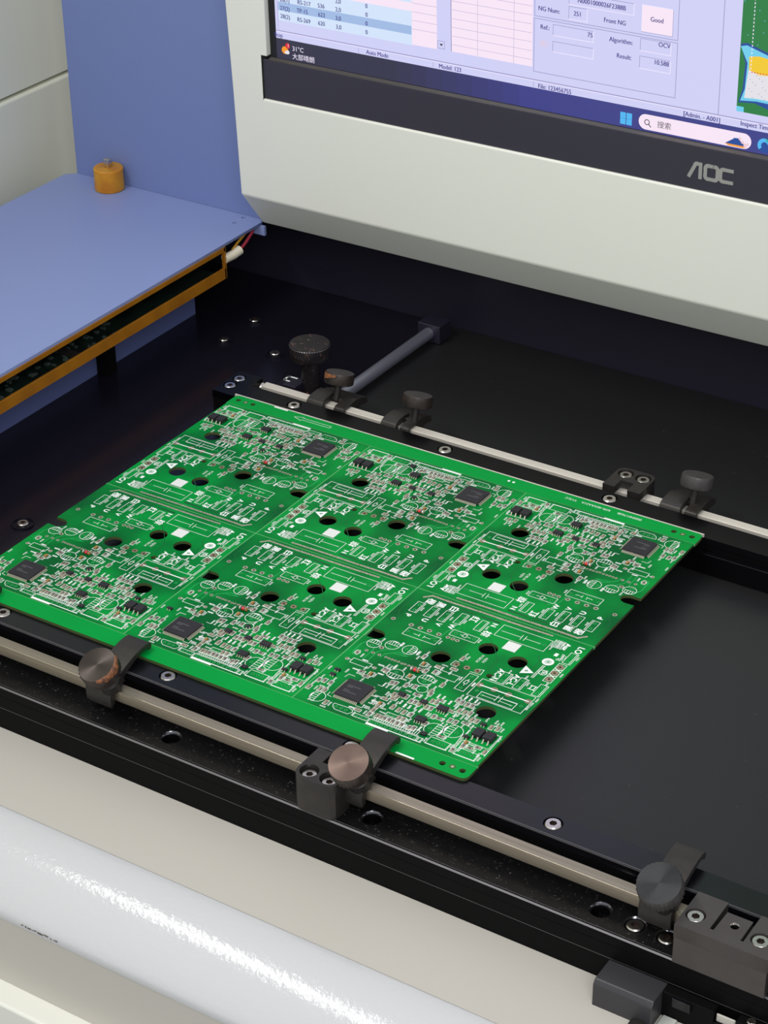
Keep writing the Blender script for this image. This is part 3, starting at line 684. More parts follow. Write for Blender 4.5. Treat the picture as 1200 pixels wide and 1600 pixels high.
# magnified board view
F(319.3, -296, 460, -111.6, 'win_green', .03)
def Pg(pts, c, l): s2.add([(x, -t, l) for x, t in pts], [tuple(range(len(pts)))], SI[c])
Pg([(319.4, -147.5), (323, -148.5), (338, -144), (372, -146), (372, -114.5), (338, -115), (329, -117.5), (320, -116.4), (322, -124), (322.6, -138)], 'win_deep', .05)
Pg([(319.5, -146.2), (323, -147.2), (338, -142.7), (371, -144), (371, -117.5), (330, -118.6), (321, -117.6), (323.2, -124), (323.8, -138)], 'win_cyan', .07)
Pg([(324.6, -141.6), (330, -142.5), (345, -140.8), (345, -133.8), (330, -132.4), (324.8, -134.4)], 'win_yellow', .09)
Pg([(324.6, -134.6), (330, -133.2), (345, -133.8), (370, -139), (370, -119.4), (330, -120), (323.2, -119.4)], 'win_grey', .09)
for i in range(26):
    x = 325 + (i * 7.3) % 20; t_ = -133 + (i * 3.1) % 13; F(x, t_, x + .5, t_ + .4, 'win_line', .11)
for i in range(14):
    x = 320 + (i * 5.7) % 20; t_ = -170 + (i * 4.3) % 24; F(x, t_, x + .4, t_ + .5, 'win_cyan', .05)
for i in range(34):
    F(325.6, -200 + i * 2, 326.1, -199 + i * 2, 'win_white', .12)
    F(326.2 + i * 1.6, -133.9, 327.0 + i * 1.6, -133.4, 'win_badge', .12)
F(319.3, -114.4, 323.4, -111.6, 'win_cyan', .06)
# task bar
F(26.2, -103.0, 100, -90.9, 'win_bar_dark', .2); F(190, -103.0, 460, -90.9, 'win_bar_blue', .2)
for i in range(9): F(100 + i * 10, -103.0, 110 + i * 10, -90.9, 'bar_%d' % i, .2)
def Dsk(x, t_, r, c, l, a0=0, a1=360): ring2d(s2, x, -t_, 0, r, l, SI[c], 20, a0, a1)
Dsk(32.2, -96.4, 2.3, 'win_sun', .24); Dsk(34.2, -95.4, 1.2, 'win_grey', .27); Dsk(32.9, -95.2, .9, 'win_grey', .27); F(32.9, -95.6, 34.6, -94.2, 'win_grey', .27); Dsk(34.3, -99.3, 1.7, 'win_badge', .29)
for x in (252.6, 256.3):
    for t_ in (-99.1, -95.7): F(x, t_, x + 3.3, t_ + 3.3, 'win_sky', .24)
F(267.9, -100.4, 324.7, -91.9, 'win_pink', .24); Dsk(267.9, -96.15, 4.25, 'win_pink', .24, 90, 270); Dsk(324.7, -96.15, 4.25, 'win_pink', .24, -90, 90)
ring2d(s2, 268.6, 96.1, 1.15, 1.6, .28, SI['win_key'], 18); seg2d(s2, (269.7, 95.0), (270.9, 93.8), .5, .28, SI['win_key'])
Pg([(314.2, -93.3), (318.5, -96.2), (320.6, -98.4), (323, -95.6), (326.6, -93.3)], 'win_deep', .27); Pg([(314.2, -93.3), (326.6, -93.3), (325.8, -92.3), (316, -92.3)], 'win_sun', .275); Pg([(319.3, -97.0), (320.6, -98.4), (321.6, -97.1)], 'win_white', .29)
for x, t_ in ((322.5, -97), (324, -95.4), (325.4, -94.2), (326.8, -94.6), (325.6, -93.2)): Dsk(x, t_, .8, 'win_salmon', .28)
Dsk(336.4, -95.9, 3.9, 'win_deep', .24); ring2d(s2, 336.4, 95.9, 1.9, 3.9, .26, SI['win_sky'], 20, 20, 220); ring2d(s2, 336.4, 95.9, 2.6, 3.9, .27, SI['win_teal'], 16, -10, 80)
CK = {'n': 'win_navy', 'p': 'win_salmon', 'w': 'win_white', 'k': 'win_key'}
for body, x, t_, h, c in TEXTS:
    lay = .3 if c in 'wk' else .14
    for j in ((-.07, .07) if c == 'n' else (0,)): put_text(s2, body, x + j, -t_ - (.5 if t_ > -107 and c == 'n' else 0), h * (.84 if c == 'n' else 1.0), 0, lay, SI[CK[c]], .9 if c == 'n' else 1.0)
flat(s2, 3.6)
sc_o = s2.obj('screen', SM, mon, smooth=0)
# measured layout of one board, millimetres from the middle of its inner edge
RECT = [(-42.0,-19.5,-37.8,-10.3,'r'),(-33.7,-19.6,-29.6,-10.3,'r'),(-26.1,-19.5,-22.1,-9.9,'r'),(-18.4,-17.4,-14.4,-8.1,'r'),(-7.1,-17.3,-3.3,-8.2,'r'),(-14.7,-27.0,-0.5,-22.2,''),(-34.0,-38.1,-15.9,-31.9,''),(3.7,-16.0,30.3,-6.1,''),(42.2,-19.4,46.2,-10.0,'r'),(-2.5,-59.1,7.8,-54.1,''),(10.1,-63.2,14.9,-49.2,''),(17.4,-64.3,45.5,-49.8,''),(22.2,-63.6,40.7,-58.8,''),(23.4,-48.8,27.8,-39.7,'r'),(32.2,-48.8,36.3,-39.7,'r'),(42.4,-49.0,46.5,-39.5,'r'),(41.5,-36.7,45.6,-20.5,''),(20.4,-105.3,31.0,-100.0,'b'),(35.1,-105.4,45.6,-100.3,'b'),(-9.6,-106.3,18.4,-103.2,'b'),(-5.8,-96.9,5.0,-94.6,''),(-17.9,-105.4,-10.2,-103.0,''),(-42.3,-70.8,-32.0,-67.0,''),(32.5,-94.7,46.6,-83.8,'')]
HOLES = [(-40.1,-12.6),(-40.0,-17.5),(-31.8,-12.6),(-31.7,-17.6),(-24.1,-12.4),(-24.1,-17.4),(-16.4,-10.3),(-16.5,-15.5),(-5.2,-10.2),(-5.2,-15.4),(-12.4,-24.5),(-2.4,-24.3),(-32.8,-34.8),(-17.4,-34.9),(5.4,-11.2),(25.8,-11.1),(28.3,-11.0),(44.2,-12.0),(43.9,-17.6),(12.3,-51.1),(12.4,-61.2),(19.9,-59.3),(23.7,-61.1),(39.0,-61.3),(42.9,-59.2),(25.4,-41.5),(25.5,-46.7),(34.2,-41.5),(34.3,-46.8),(44.3,-41.5),(44.3,-46.7),(22.9,-102.3),(25.6,-102.3),(28.2,-102.3),(37.9,-102.4),(40.2,-102.2),(43.0,-102.5),(-8.1,-104.4),(-5.6,-104.4),(-3.0,-104.5),(-0.5,-104.5),(2.1,-104.5),(4.7,-104.4),(7.3,-104.6),(9.8,-104.5),(12.2,-104.5),(14.9,-104.5),(17.4,-104.4),(-4.6,-95.8),(-2.1,-95.8),(0.4,-95.8),(3.2,-95.9),(-16.5,-104.6),(-14.0,-104.3),(-11.5,-104.5),(-28.0,-103.3),(-25.3,-103.3),(-22.8,-103.3),(-42.4,-54.3),(-40.7,-54.0),(-32.9,-50.9),(-25.3,-47.9),(16.7,-94.9),(19.4,-94.9),(25.8,-92.2),(28.4,-91.6),(-19.2,-66.4),(-4.4,-65.8),(-3.5,-72.5)]
PADS = [(-34.2,-29.5,1.3),(-29.1,-29.4,1.3),(-24.1,-29.3,1.3),(-18.8,-29.4,1.3),(-13.8,-29.3,1.1),(-11.1,-29.3,1.1),(-8.6,-29.4,1.1),(18.8,-54.6,1.7),(26.2,-54.4,1.7),(33.7,-54.4,1.7),(43.9,-54.3,1.7),(43.3,-23.1,1.9),(43.4,-28.6,1.9),(43.5,-34.2,1.9),(1.2,-46.3,1.6),(6.7,-46.1,1.6),(12.2,-45.7,1.6),(-30.0,-58.6,0.75),(-28.2,-58.7,0.75),(-26.4,-58.8,0.75),(-24.7,-58.8,0.75),(-22.8,-58.8,0.75),(-20.8,-59.1,0.75),(-19.2,-58.9,0.75),(-17.2,-58.9,0.75),(-15.5,-58.8,0.75),(-13.7,-58.7,0.75),(-11.8,-58.8,0.75),(-10.2,-58.8,0.75),(-40.7,-58.7,0.9),(-37.0,-58.7,0.9),(-33.5,-58.7,0.9),(-43.6,-62.1,1.2),(-44.5,-29.3,1.2),(-35.8,-53.1,1.2),(-44.7,-69.0,1.1),(-29.7,-68.9,1.1)]
CIRC = [(18.6,-94.8,4.67,'r'),(26.8,-91.6,4.67,'l'),(-39.6,-101.3,3.93,'l'),(-40.8,-52.0,3.61,'t'),(-32.6,-48.6,3.72,'t'),(-23.4,-47.8,3.83,'r'),(-18.7,-67.9,4.15,'b'),(-4.3,-64.2,4.15,'t'),(-2.0,-71.6,2.84,'n')]
LINES = [(0.25,[(5.4,-11.2),(15.6,-11.1)]),(0.25,[(15.8,-9.0),(16.1,-13.1)]),(0.25,[(17.8,-9.1),(17.9,-13.0)]),(0.25,[(17.9,-11.1),(25.8,-11.1)]),(0.25,[(-29.2,-35.2),(-26.1,-35.4)]),(0.25,[(-26.4,-33.9),(-26.1,-35.9)]),(0.25,[(-23.6,-34.2),(-23.7,-36.0)]),(0.25,[(-23.6,-35.1),(-20.2,-35.1)]),(0.25,[(-9.9,-24.3),(-8.7,-24.4)]),(0.25,[(-6.1,-24.4),(-4.3,-24.5)]),(0.25,[(-8.5,-25.1),(-8.4,-22.9),(-6.7,-23.0),(-6.6,-25.5),(-8.5,-25.1)]),(0.25,[(12.4,-53.4),(12.4,-55.2)]),(0.25,[(12.4,-57.4),(12.5,-59.0)]),(0.25,[(11.7,-54.7),(13.2,-54.7),(13.1,-57.5),(11.4,-57.4),(11.7,-54.7)]),(0.7,[(18.8,-54.6),(44.0,-54.4)]),(0.25,[(30.6,-57.5),(30.6,-62.1)]),(0.25,[(32.6,-57.4),(32.6,-62.1)]),(0.25,[(23.7,-61.1),(30.5,-61.1)]),(0.25,[(33.1,-61.0),(39.0,-61.2)]),(0.25,[(22.0,-58.9),(30.0,-58.9)]),(0.25,[(32.4,-58.7),(40.8,-58.5)]),(0.45,[(38.9,-42.6),(42.0,-42.6)]),(0.45,[(38.7,-45.5),(41.9,-45.6)]),(0.45,[(39.5,-42.6),(39.4,-45.4)]),(0.45,[(41.6,-42.6),(41.4,-45.6)]),(0.25,[(-1.2,-47.7),(-0.8,-44.1),(1.4,-44.0)]),(0.25,[(-1.0,-48.0),(2.3,-48.1)]),(0.25,[(12.1,-44.4),(14.6,-43.7),(15.0,-47.8),(9.6,-48.0)]),(0.25,[(-37.5,-81.9),(-37.0,-79.2),(-33.7,-79.2)]),(0.25,[(-34.1,-98.3),(-36.5,-97.9),(-36.5,-95.5)]),(0.25,[(-20.7,-98.2),(-17.5,-98.1),(-18.0,-95.3)]),(0.25,[(-21.0,-79.2),(-18.6,-79.3),(-18.7,-76.3)]),(0.3,[(47.0,-83.2),(47.6,-100.0)]),(0.3,[(31.6,-91.1),(32.7,-102.0)]),(0.25,[(-44.7,-69.0),(-42.2,-68.9)]),(0.25,[(-32.3,-68.6),(-29.7,-68.9)]),(0.25,[(-30.1,-102.5),(-30.0,-101.6),(-22.4,-101.2),(-20.0,-102.0),(-19.3,-103.4),(-20.6,-105.4),(-27.5,-105.4),(-29.2,-104.2),(-30.1,-102.5)]),(0.25,[(-43.8,-63.9),(-44.8,-62.8),(-44.5,-60.6),(-42.9,-60.4),(-42.1,-62.0),(-42.7,-64.1),(-43.8,-63.9)])]
TR = [(0.5,[(-44.7,-64.4),(-45.6,-62.9),(-45.9,-55.2),(-44.6,-52.0),(-42.5,-49.3)]),(0.4,[(-35.7,-64.2),(-35.7,-56.8),(-32.4,-52.3),(-29.3,-49.1)]),(0.4,[(-38.3,-64.6),(-38.4,-56.4),(-39.1,-53.9)]),(0.4,[(-32.2,-60.0),(-31.7,-56.4),(-28.5,-54.0),(-23.1,-53.5),(-21.7,-52.7)]),(0.4,[(-20.7,-35.0),(-17.0,-31.8),(-16.7,-24.5),(-12.8,-19.9)]),(0.4,[(-32.0,-57.0),(-26.7,-52.0),(-22.3,-53.0)])]
DT = [(0.8,[(-30.7,-32.7),(-31.8,-29.9),(-31.6,-21.2),(-29.9,-20.1)]),(0.5,[(4.6,-47.8),(6.1,-50.1),(7.6,-50.8)]),(1.2,[(-20.3,-5.9),(-13.1,-5.9)]),(1.4,[(-8.8,-5.8),(0.6,-5.7)]),(1.2,[(-6.3,-6.0),(0.7,-6.0)]),(1.2,[(18.6,-40.8),(21.9,-33.9),(28.7,-26.4)]),(1.2,[(20.6,-17.0),(28.5,-23.7)])]
SOL = [(-41.8,-5.6),(-38.8,-2.5),(-28.0,-2.7),(-8.9,-2.4),(0.7,-2.6),(12.9,-2.5),(27.5,-2.2)]
SMD = [(-4.8,-80.4,'y'),(-1.6,-76.5,'x'),(3.3,-72.8,'y'),(-1.4,-82.2,'y'),(0.7,-81.8,'y'),(3.1,-82.0,'y'),(6.9,-77.1,'y'),(9.2,-77.0,'y'),(7.0,-82.2,'y'),(9.3,-82.1,'y'),(16.5,-70.2,'y'),(19.0,-70.9,'y'),(21.8,-70.9,'y'),(24.2,-70.7,'y'),(21.1,-76.9,'y'),(24.0,-76.8,'y'),(26.4,-76.2,'y'),(18.0,-79.3,'x'),(13.6,-86.7,'y'),(16.4,-86.7,'x'),(21.3,-85.3,'y'),(24.1,-85.3,'y'),(28.3,-83.5,'x'),(29.5,-79.8,'y'),(31.9,-79.6,'y'),(-2.5,-90.7,'y'),(0.5,-91.0,'y'),(4.1,-90.9,'y'),(13.3,-93.2,'y'),(8.7,-99.5,'y'),(10.5,-98.8,'y'),(24.2,-97.8,'x'),(0.8,-95.9,'y'),(3.1,-95.8,'y'),(39.7,-80.2,'y'),(42.8,-79.6,'y'),(35.9,-95.9,'o'),(35.9,-98.3,'y'),(39.5,-98.2,'x'),(33.4,-103.2,'y'),(42.2,-96.1,'x'),(46.4,-97.5,'y'),(-5.9,-90.2,'y'),(-8.4,-99.7,'y'),(-6.4,-99.6,'y'),(-4.5,-99.5,'y'),(-2.2,-99.4,'y'),(-0.2,-99.5,'y'),(2.2,-99.6,'y'),(4.6,-99.5,'y'),(-18.3,-100.5,'x'),(-12.4,-86.8,'x'),(-12.2,-91.4,'o'),(-12.1,-93.6,'y'),(-12.2,-100.2,'y'),(-16.6,-74.5,'y'),(-14.7,-74.2,'y'),(-9.8,-72.7,'y'),(-5.6,-71.7,'y'),(-10.7,-81.9,'y'),(-8.5,-82.9,'y'),(2.5,-71.0,'y'),(-12.2,-97.1,'y'),(-14.8,-48.8,'y'),(-11.8,-54.3,'o'),(-12.1,-65.8,'o'),(-10.6,-58.5,'x'),(-8.1,-58.5,'y'),(4.3,-64.0,'y'),(-4.6,-52.7,'x'),(2.3,-50.4,'x'),(1.4,-40.9,'y'),(9.9,-74.6,'x'),(-4.0,-56.8,'y'),(-46.4,-90.2,'y'),(-43.7,-89.3,'y'),(-40.4,-89.3,'y'),(-47.2,-97.1,'y'),(-41.8,-96.0,'y'),(-39.4,-95.7,'y'),(-33.8,-103.2,'y'),(-33.1,-74.4,'x'),(-29.4,-76.5,'x'),(-28.4,-73.9,'o'),(-25.1,-67.4,'y'),(-23.4,-67.9,'y'),(-9.1,-84.8,'x')]
LB = [(7.4,-72.0,'y'),(10.0,-72.1,'y'),(14.3,-73.8,'y'),(18.7,-66.7,'y'),(21.0,-66.6,'y'),(23.9,-66.5,'y'),(21.5,-81.0,'y'),(24.8,-80.6,'y'),(-4.7,-85.1,'y'),(-1.9,-86.4,'y'),(0.4,-86.3,'y'),(6.0,-85.8,'y'),(10.1,-86.3,'y'),(39.8,-75.6,'y'),(42.7,-75.5,'y'),(35.4,-76.2,'y'),(29.4,-76.5,'y'),(32.1,-84.1,'y'),(19.7,-89.7,'y'),(21.6,-89.4,'y'),(32.7,-88.4,'y'),(18.8,-75.7,'y'),(33.2,-96.7,'y'),(28.3,-85.6,'y'),(13.1,-97.6,'y'),(47.4,-86.2,'y'),(47.9,-93.8,'y'),(46.7,-103.0,'y'),(22.0,-75.1,'y'),(26.0,-72.6,'y'),(-40.1,-63.2,'y'),(-39.2,-77.3,'y'),(-11.0,-76.6,'y'),(-13.7,-82.6,'y'),(-14.1,-77.7,'y'),(-18.5,-77.3,'y'),(-21.9,-62.6,'y'),(-48.0,-84.0,'y'),(-47.5,-79.2,'y'),(-50.2,-86.5,'y'),(-4.7,-85.2,'y'),(-1.7,-86.4,'y'),(-36.7,-66.0,'x'),(-36.1,-74.2,'x'),(-33.2,-76.4,'x'),(-24.6,-71.5,'x'),(-28.0,-65.5,'x'),(-33.3,-106.4,'x'),(-21.6,-100.3,'x'),(-15.4,-97.2,'x'),(-15.3,-90.9,'x'),(-15.7,-93.1,'x'),(-16.1,-86.8,'x'),(-13.3,-69.4,'x'),(-42.1,-93.5,'x'),(-40.7,-105.2,'x'),(-4.7,-85.2,'y'),(-2.0,-86.2,'y'),(0.7,-86.1,'y'),(6.3,-86.0,'y'),(-12.2,-77.0,'y'),(-13.7,-82.6,'y'),(12.9,-97.4,'y'),(5.8,-94.7,'y'),(-16.0,-90.6,'y'),(-17.4,-87.6,'x'),(-14.6,-92.0,'x'),(-16.1,-96.1,'x'),(-7.7,-96.2,'x'),(-15.4,-90.7,'x'),(-21.3,-100.1,'x'),(-5.1,-53.4,'x'),(-2.8,-50.0,'x'),(-6.3,-76.1,'x'),(-18.6,-48.3,'y'),(-16.9,-51.0,'y'),(0.3,-63.3,'y'),(7.4,-72.3,'y'),(10.0,-72.2,'y'),(-0.8,-67.9,'y'),(16.1,-55.9,'y'),(3.4,-39.2,'y'),(-22.0,-63.1,'y'),(-29.0,-46.0,'y'),(18.6,-66.9,'y'),(21.2,-66.8,'y'),(24.0,-66.6,'y'),(14.5,-73.7,'y'),(18.7,-74.5,'y'),(21.0,-80.7,'y'),(-36.8,-15.2,'y'),(-28.5,-14.9,'y'),(-20.6,-14.9,'y'),(-13.5,-13.9,'y'),(-1.9,-12.8,'y'),(0.7,-24.3,'y'),(-14.6,-35.0,'y'),(-28.7,-45.8,'y'),(-18.3,-47.7,'y'),(-61.5,-42.7,'y'),(-50.7,-29.1,'y'),(-52.0,-59.8,'y'),(-51.1,-51.7,'y'),(-38.5,-47.3,'y'),(-29.1,-45.6,'y'),(-40.1,-63.2,'y'),(-18.8,-47.6,'y'),(-21.7,-63.3,'y'),(-17.2,-62.1,'y'),(-14.2,-49.7,'y'),(-36.5,-65.9,'x'),(-28.3,-65.3,'x'),(-24.4,-71.4,'x'),(-36.7,-74.2,'x'),(16.3,-56.2,'y'),(46.2,-59.1,'y'),(47.0,-51.6,'y'),(25.5,-38.5,'y'),(44.7,-38.2,'y'),(47.1,-28.8,'y'),(39.8,-30.1,'y'),(34.1,-38.4,'y'),(33.9,-5.5,'y'),(35.8,-6.0,'y'),(33.9,-8.8,'y'),(32.0,-11.6,'y'),(40.3,-14.7,'y')]
BODY = {'qfp':[-35.3,-95.1,-20.7,-80.6],'sot1':(-8.4,-79.1),'sot2':(3.2,-78.9),'sop1':(13.4,-78.6),'sop2':(9.2,-90.7),'dio':(15.8,-99.5),'led':(-13.1,-60.5),'opt1':(36.6,-85.9),'opt2':(42.2,-86.6),'tr1':(33.1,-91.6),'tr2':(35.2,-79.7),'tr3':(-44.1,-78.5),'tr4':(-43.9,-82.7),'tr5':None,'qrw':[12.4,-23.9,19.4,-16.9]}
TXT = {'P':(-40.3,-22.9),'U':(-31.0,-22.6),'V':(-23.5,-22.3),'W':(-17.2,-20.5),'N':(-0.4,-8.9),'橙':(-37.2,-7.3),'黑':(-31.5,-7.3),'白':(-24.0,-7.1),'红':(-11.2,-9.5),'棕':(-0.2,-17.3),'LO':(44.3,-6.5),'ACN':(21.5,-43.8),'ACL':(29.9,-43.4),'PCS':(8.3,-36.6),'NZR':(10.9,-36.6),'AUX':(37.8,-6.0)}
TRI = [(29.2,-30.2),(35.2,-33.7),(29.4,-37.0)]
DISC = (36.4,-22.2)
OV = (38.6,-31.0)
BAR = [(36.2,-37.1),(36.4,-25.7)]
# ------------------------------------------------------------------ the populated circuit board panel
random.seed(7)
panel = thing('circuit_board_panel', 'green circuit board panel of six identical boards with black chips, clamped between the rails', 'circuit board')
ZS, ZP, ZT = 0.035, 0.03, 0.012
BIG = [(31.87, -71.57, 4.7), (-8.23, -44.93, 4.7), (7.33, -27.42, 4.7), (24.48, -29.83, 4.7), (18.9, -46.2, 1.6)]
XE = 48.68
outline = [(-XE, -107.8), (XE, -107.8), (XE, -0.3), (-XE, -0.3), (-XE, -41.3), (-43.4, -41.1), (-41.4, -41.9), (-40.1, -43.4), (-39.7, -44.8), (-40.2, -46.4), (-41.4, -47.7), (-43.2, -48.5), (-XE, -48.5)]
drill = [(x, y, 0.42) for x, y in HOLES] + [(x, y, min(0.62, r * 0.45)) for x, y, r in PADS]
dd = []
for h in drill:
    if all((h[0] - q[0]) ** 2 + (h[1] - q[1]) ** 2 > 1.3 ** 2 for q in dd): dd.append(h)
board_me = plate('circuit_board', outline, BIG + dd, -1.6, 0.0, [M_mask, M_core], 'mesh', side=1)

# white print: outlines, designators, words, symbols
sk = MB()
W = 0.26
for x0, y0, x1, y1, dbl in RECT:
    rect2d(sk, x0, y0, x1, y1, W, ZS)
    if dbl == 'r': seg2d(sk, (x1 - 0.8, y0), (x1 - 0.8, y1), W, ZS)
    if dbl == 'b': seg2d(sk, (x0, y0 + 0.15), (x1, y0 + 0.15), 0.55, ZS); seg2d(sk, (x1 - 0.5, y0), (x1 - 0.5, y1), W, ZS)
for w, pts in LINES: pl2d(sk, pts, w, ZS)
for cx, cy, r, side in CIRC:
    ring2d(sk, cx, cy, r - 0.26, r, ZS, n=30)
    if side == 'n': continue
    base = {'r': 0, 't': 90, 'l': 180, 'b': 270}[side]
    for i in range(12):          # solid outer lens with hatching towards the centre
        a = math.radians(base - 62 + 124 * i / 12); b = math.radians(base - 62 + 124 * (i + 1) / 12)
        ri = r * 0.72 / max(0.72, math.cos((a + b) / 2 - math.radians(base)))
        sk.quad((cx + ri * math.cos(a), cy + ri * math.sin(a), ZS), (cx + r * math.cos(a), cy + r * math.sin(a), ZS), (cx + r * math.cos(b), cy + r * math.sin(b), ZS), (cx + ri * math.cos(b), cy + ri * math.sin(b), ZS))
    u = Vector((math.cos(math.radians(base)), math.sin(math.radians(base)))); v = Vector((-u.y, u.x)); c = Vector((cx, cy))
    for k in (-0.55, -0.2, 0.2, 0.55): seg2d(sk, c + v * (k * r) + u * 0.1, c + v * (k * r) + u * r * 0.75, 0.26, ZS)
    seg2d(sk, c - v * r * 0.93 + u * 0.05, c + v * r * 0.93 + u * 0.05, 0.24, ZS)
def code(cx, cy, d, n=4):
    """a designator too small to read: n little strokes-and-bars characters along x or y"""
    for i in range(n):
        o = (i - (n - 1) / 2) * 0.8
        st = random.choice('HEOF')
        def T(a, b): return (cx + o + a, cy + b) if d == 'x' else (cx - b, cy + o + a)
        t = 0.17
        seg2d(sk, T(-0.24, -0.36), T(-0.24, 0.36), t, ZS)
        if st in 'HO': seg2d(sk, T(0.24, -0.36), T(0.24, 0.36), t, ZS)
        if st in 'HEF': seg2d(sk, T(-0.24, 0), T(0.24, 0), t, ZS)
        if st in 'EOF': seg2d(sk, T(-0.24, 0.36), T(0.24, 0.36), t, ZS)
        if st in 'EO': seg2d(sk, T(-0.24, -0.36), T(0.24, -0.36), t, ZS)
for cx, cy, d in LB:
    if abs(cx) < 47.6 and not (cx < -39.0 and -49.5 < cy < -40): code(cx, cy, d)
occ = [(x, y, .9, 1.6) if o != 'x' else (x, y, 1.6, .9) for x, y, o in SMD] + [(x, y, .5, 1.6) if d == 'y' else (x, y, 1.6, .5) for x, y, d in LB]
occ += [(x, y, .9, .9) for x, y in HOLES] + [(x, y, r, r) for x, y, r in PADS] + [(x, y, r, r) for x, y, r in BIG] + [(c[0], c[1], c[2], c[2]) for c in CIRC]
occ += [(-27, -90, 8.7, 8.7), (14.5, -80.3, 3, 3.2), (10.2, -92.3, 3, 3.2), (-7.3, -80.4, 2, 2.4), (4.3, -80.2, 2, 2.4), (40.5, -88.1, 5.5, 5), (-12.2, -61.4, 2.4, 1.2), (16.7, -100.4, 1.8, 1.4), (-43, -81, 2, 4), (33.9, -92.4, 1.6, 1.6), (36, -80.6, 1.6, 1.6)]
for x, y, o in SMD:             # designator beside each small part where there is room
    for dx, dy, d in ((0, 3.3, 'y'), (0, -3.3, 'y'), (2.2, 0, 'y'), (-2.2, 0, 'y'), (3.2, 0, 'x'), (-3.2, 0, 'x'), (1.5, 3.0, 'y'), (-1.5, -3.0, 'y')):
        hx, hy = (.45, 1.5) if d == 'y' else (1.5, .45); X_, Y_ = x + dx, y + dy
        if abs(X_) < 47.5 and -107 < Y_ < -1 and all(abs(X_ - q[0]) > hx + q[2] or abs(Y_ - q[1]) > hy + q[3] for q in occ):
            occ.append((X_, Y_, hx, hy)); code(X_, Y_, d); break
for x0, y0, x1, y1, dbl in RECT:  # and beside each connector outline
    for X_, Y_ in ((x1 + 1.0, (y0 + y1) / 2 + 1.5),):
        if abs(X_) < 47.5 and all(abs(X_ - q[0]) > .45 + q[2] or abs(Y_ - q[1]) > 1.5 + q[3] for q in occ):
            occ.append((X_, Y_, .45, 1.5)); code(X_, Y_, 'y'); break
for x, y, o in SMD:             # frames round the small parts
    if o == 'x': rect2d(sk, x - 1.75, y - 0.95, x + 1.75, y + 0.95, 0.27, ZS)
    elif o == 'y': rect2d(sk, x - 0.95, y - 1.75, x + 0.95, y + 1.75, 0.27, ZS)
    else: rect2d(sk, x - 1.3, y - 1.8, x + 1.3, y + 1.8, 0.26, ZS)
for k, h in (('P', 3.6), ('U', 3.6), ('V', 3.6), ('W', 3.6), ('N', 3.6)):
    for j in (-.14, 0, .14): put_text(sk, k, TXT[k][0] + j, TXT[k][1] + j, h + .5, -90, ZS + j * .02)
for k, j in [(k, j) for k in '橙黑白红棕' for j in (-.12, .12)]: put_text(sk, k, TXT[k][0] + j, TXT[k][1] + j, 5.0, -90, ZS + j * .02)
for j in (-.12, .12):
    put_text(sk, 'LO', TXT['LO'][0] + j, TXT['LO'][1] + j, 4.6, -90, ZS + j * .02)
    put_text(sk, 'AC-N', TXT['ACN'][0] + j, TXT['ACN'][1] + j, 4.2, -90, ZS + j * .02)
    put_text(sk, 'AC-L', TXT['ACL'][0] + j, TXT['ACL'][1] + j, 4.2, -90, ZS + j * .02)
put_text(sk, 'PC9E1A', *TXT['PCS'], 2.0, 90, ZS)
put_text(sk, 'NZN', *TXT['NZR'], 2.0, 90, ZS)
for dx in (-.2, -.07, .07, .2): put_text(sk, 'Aux', TXT['AUX'][0] + dx, TXT['AUX'][1] - 1.2 + dx, 3.4, -90, ZS + dx * .02)
for i in range(5):              # lines of small print beside the maker's mark
    for j in range(2): code(35.9 - 1.15 * i, -5.4 - 3.4 * j, 'y')
for i in range(16):
    seg2d(sk, (39.2 + (i * 37 % 11) * 0.26, -13.2 - i * 0.36), (39.5 + (i * 37 % 11) * 0.26, -13.5 - i * 0.36), 0.3, ZS)
fill2d(sk, 36.0, -16.4, 37.8, -13.9, ZS)
for i in range(3): ring2d(sk, 41.0 - i * .9, -17.2 - i * .6, 0.5, 0.75, ZS, n=10, a0=60, a1=300)
ring2d(sk, DISC[0], DISC[1], 1.55, 2.9, ZS, n=28); ring2d(sk, DISC[0], DISC[1], 0.85, 1.3, ZS, n=20); seg2d(sk, (DISC[0] - .6, DISC[1]), (DISC[0] + .6, DISC[1]), .2, ZS); seg2d(sk, (DISC[0] - .3, DISC[1] - .3), (DISC[0] - .3, DISC[1] + .3), .2, ZS)
ring2d(sk, OV[0], OV[1], 1.75, 2.1, ZS, n=24); put_text(sk, '∞', OV[0], OV[1], 3.2, -90, ZS)
for dx in (-.55, .55): seg2d(sk, (BAR[0][0] + dx, BAR[0][1]), (BAR[1][0] + dx, BAR[1][1]), .22, ZS)
for i in range(11): seg2d(sk, (BAR[0][0] - .5, BAR[0][1] + i * 1.05), (BAR[0][0] + .5, BAR[0][1] + .4 + i * 1.05), .25, ZS)
t = TRI                          # warning triangle with a green flash in it
cxt = sum(p[0] for p in t) / 3; cyt = sum(p[1] for p in t) / 3
inn = [(cxt + (p[0] - cxt) * .3, cyt + (p[1] - cyt) * .3) for p in t]
for i in range(3):
    j = (i + 1) % 3; sk.quad((*t[i], ZS), (*t[j], ZS), (*inn[j], ZS), (*inn[i], ZS))
seg2d(sk, inn[0], (cxt, cyt), .3, ZS)
for a, b in (((41.8, -26.8), (45.2, -24.9)), ((41.8, -24.9), (45.2, -26.8)), ((41.8, -32.3), (45.2, -30.4)), ((41.8, -30.4), (45.2, -32.3))): seg2d(sk, a, b, .5, ZS)
for x in (15.6, 16.3): seg2d(sk, (x, -106.3), (x, -103.2), W, ZS)
seg2d(sk, (-9.4, -102.6), (15.4, -102.6), W, ZS); seg2d(sk, (-9.4, -106.9), (1.6, -106.9), 0.9, ZS)
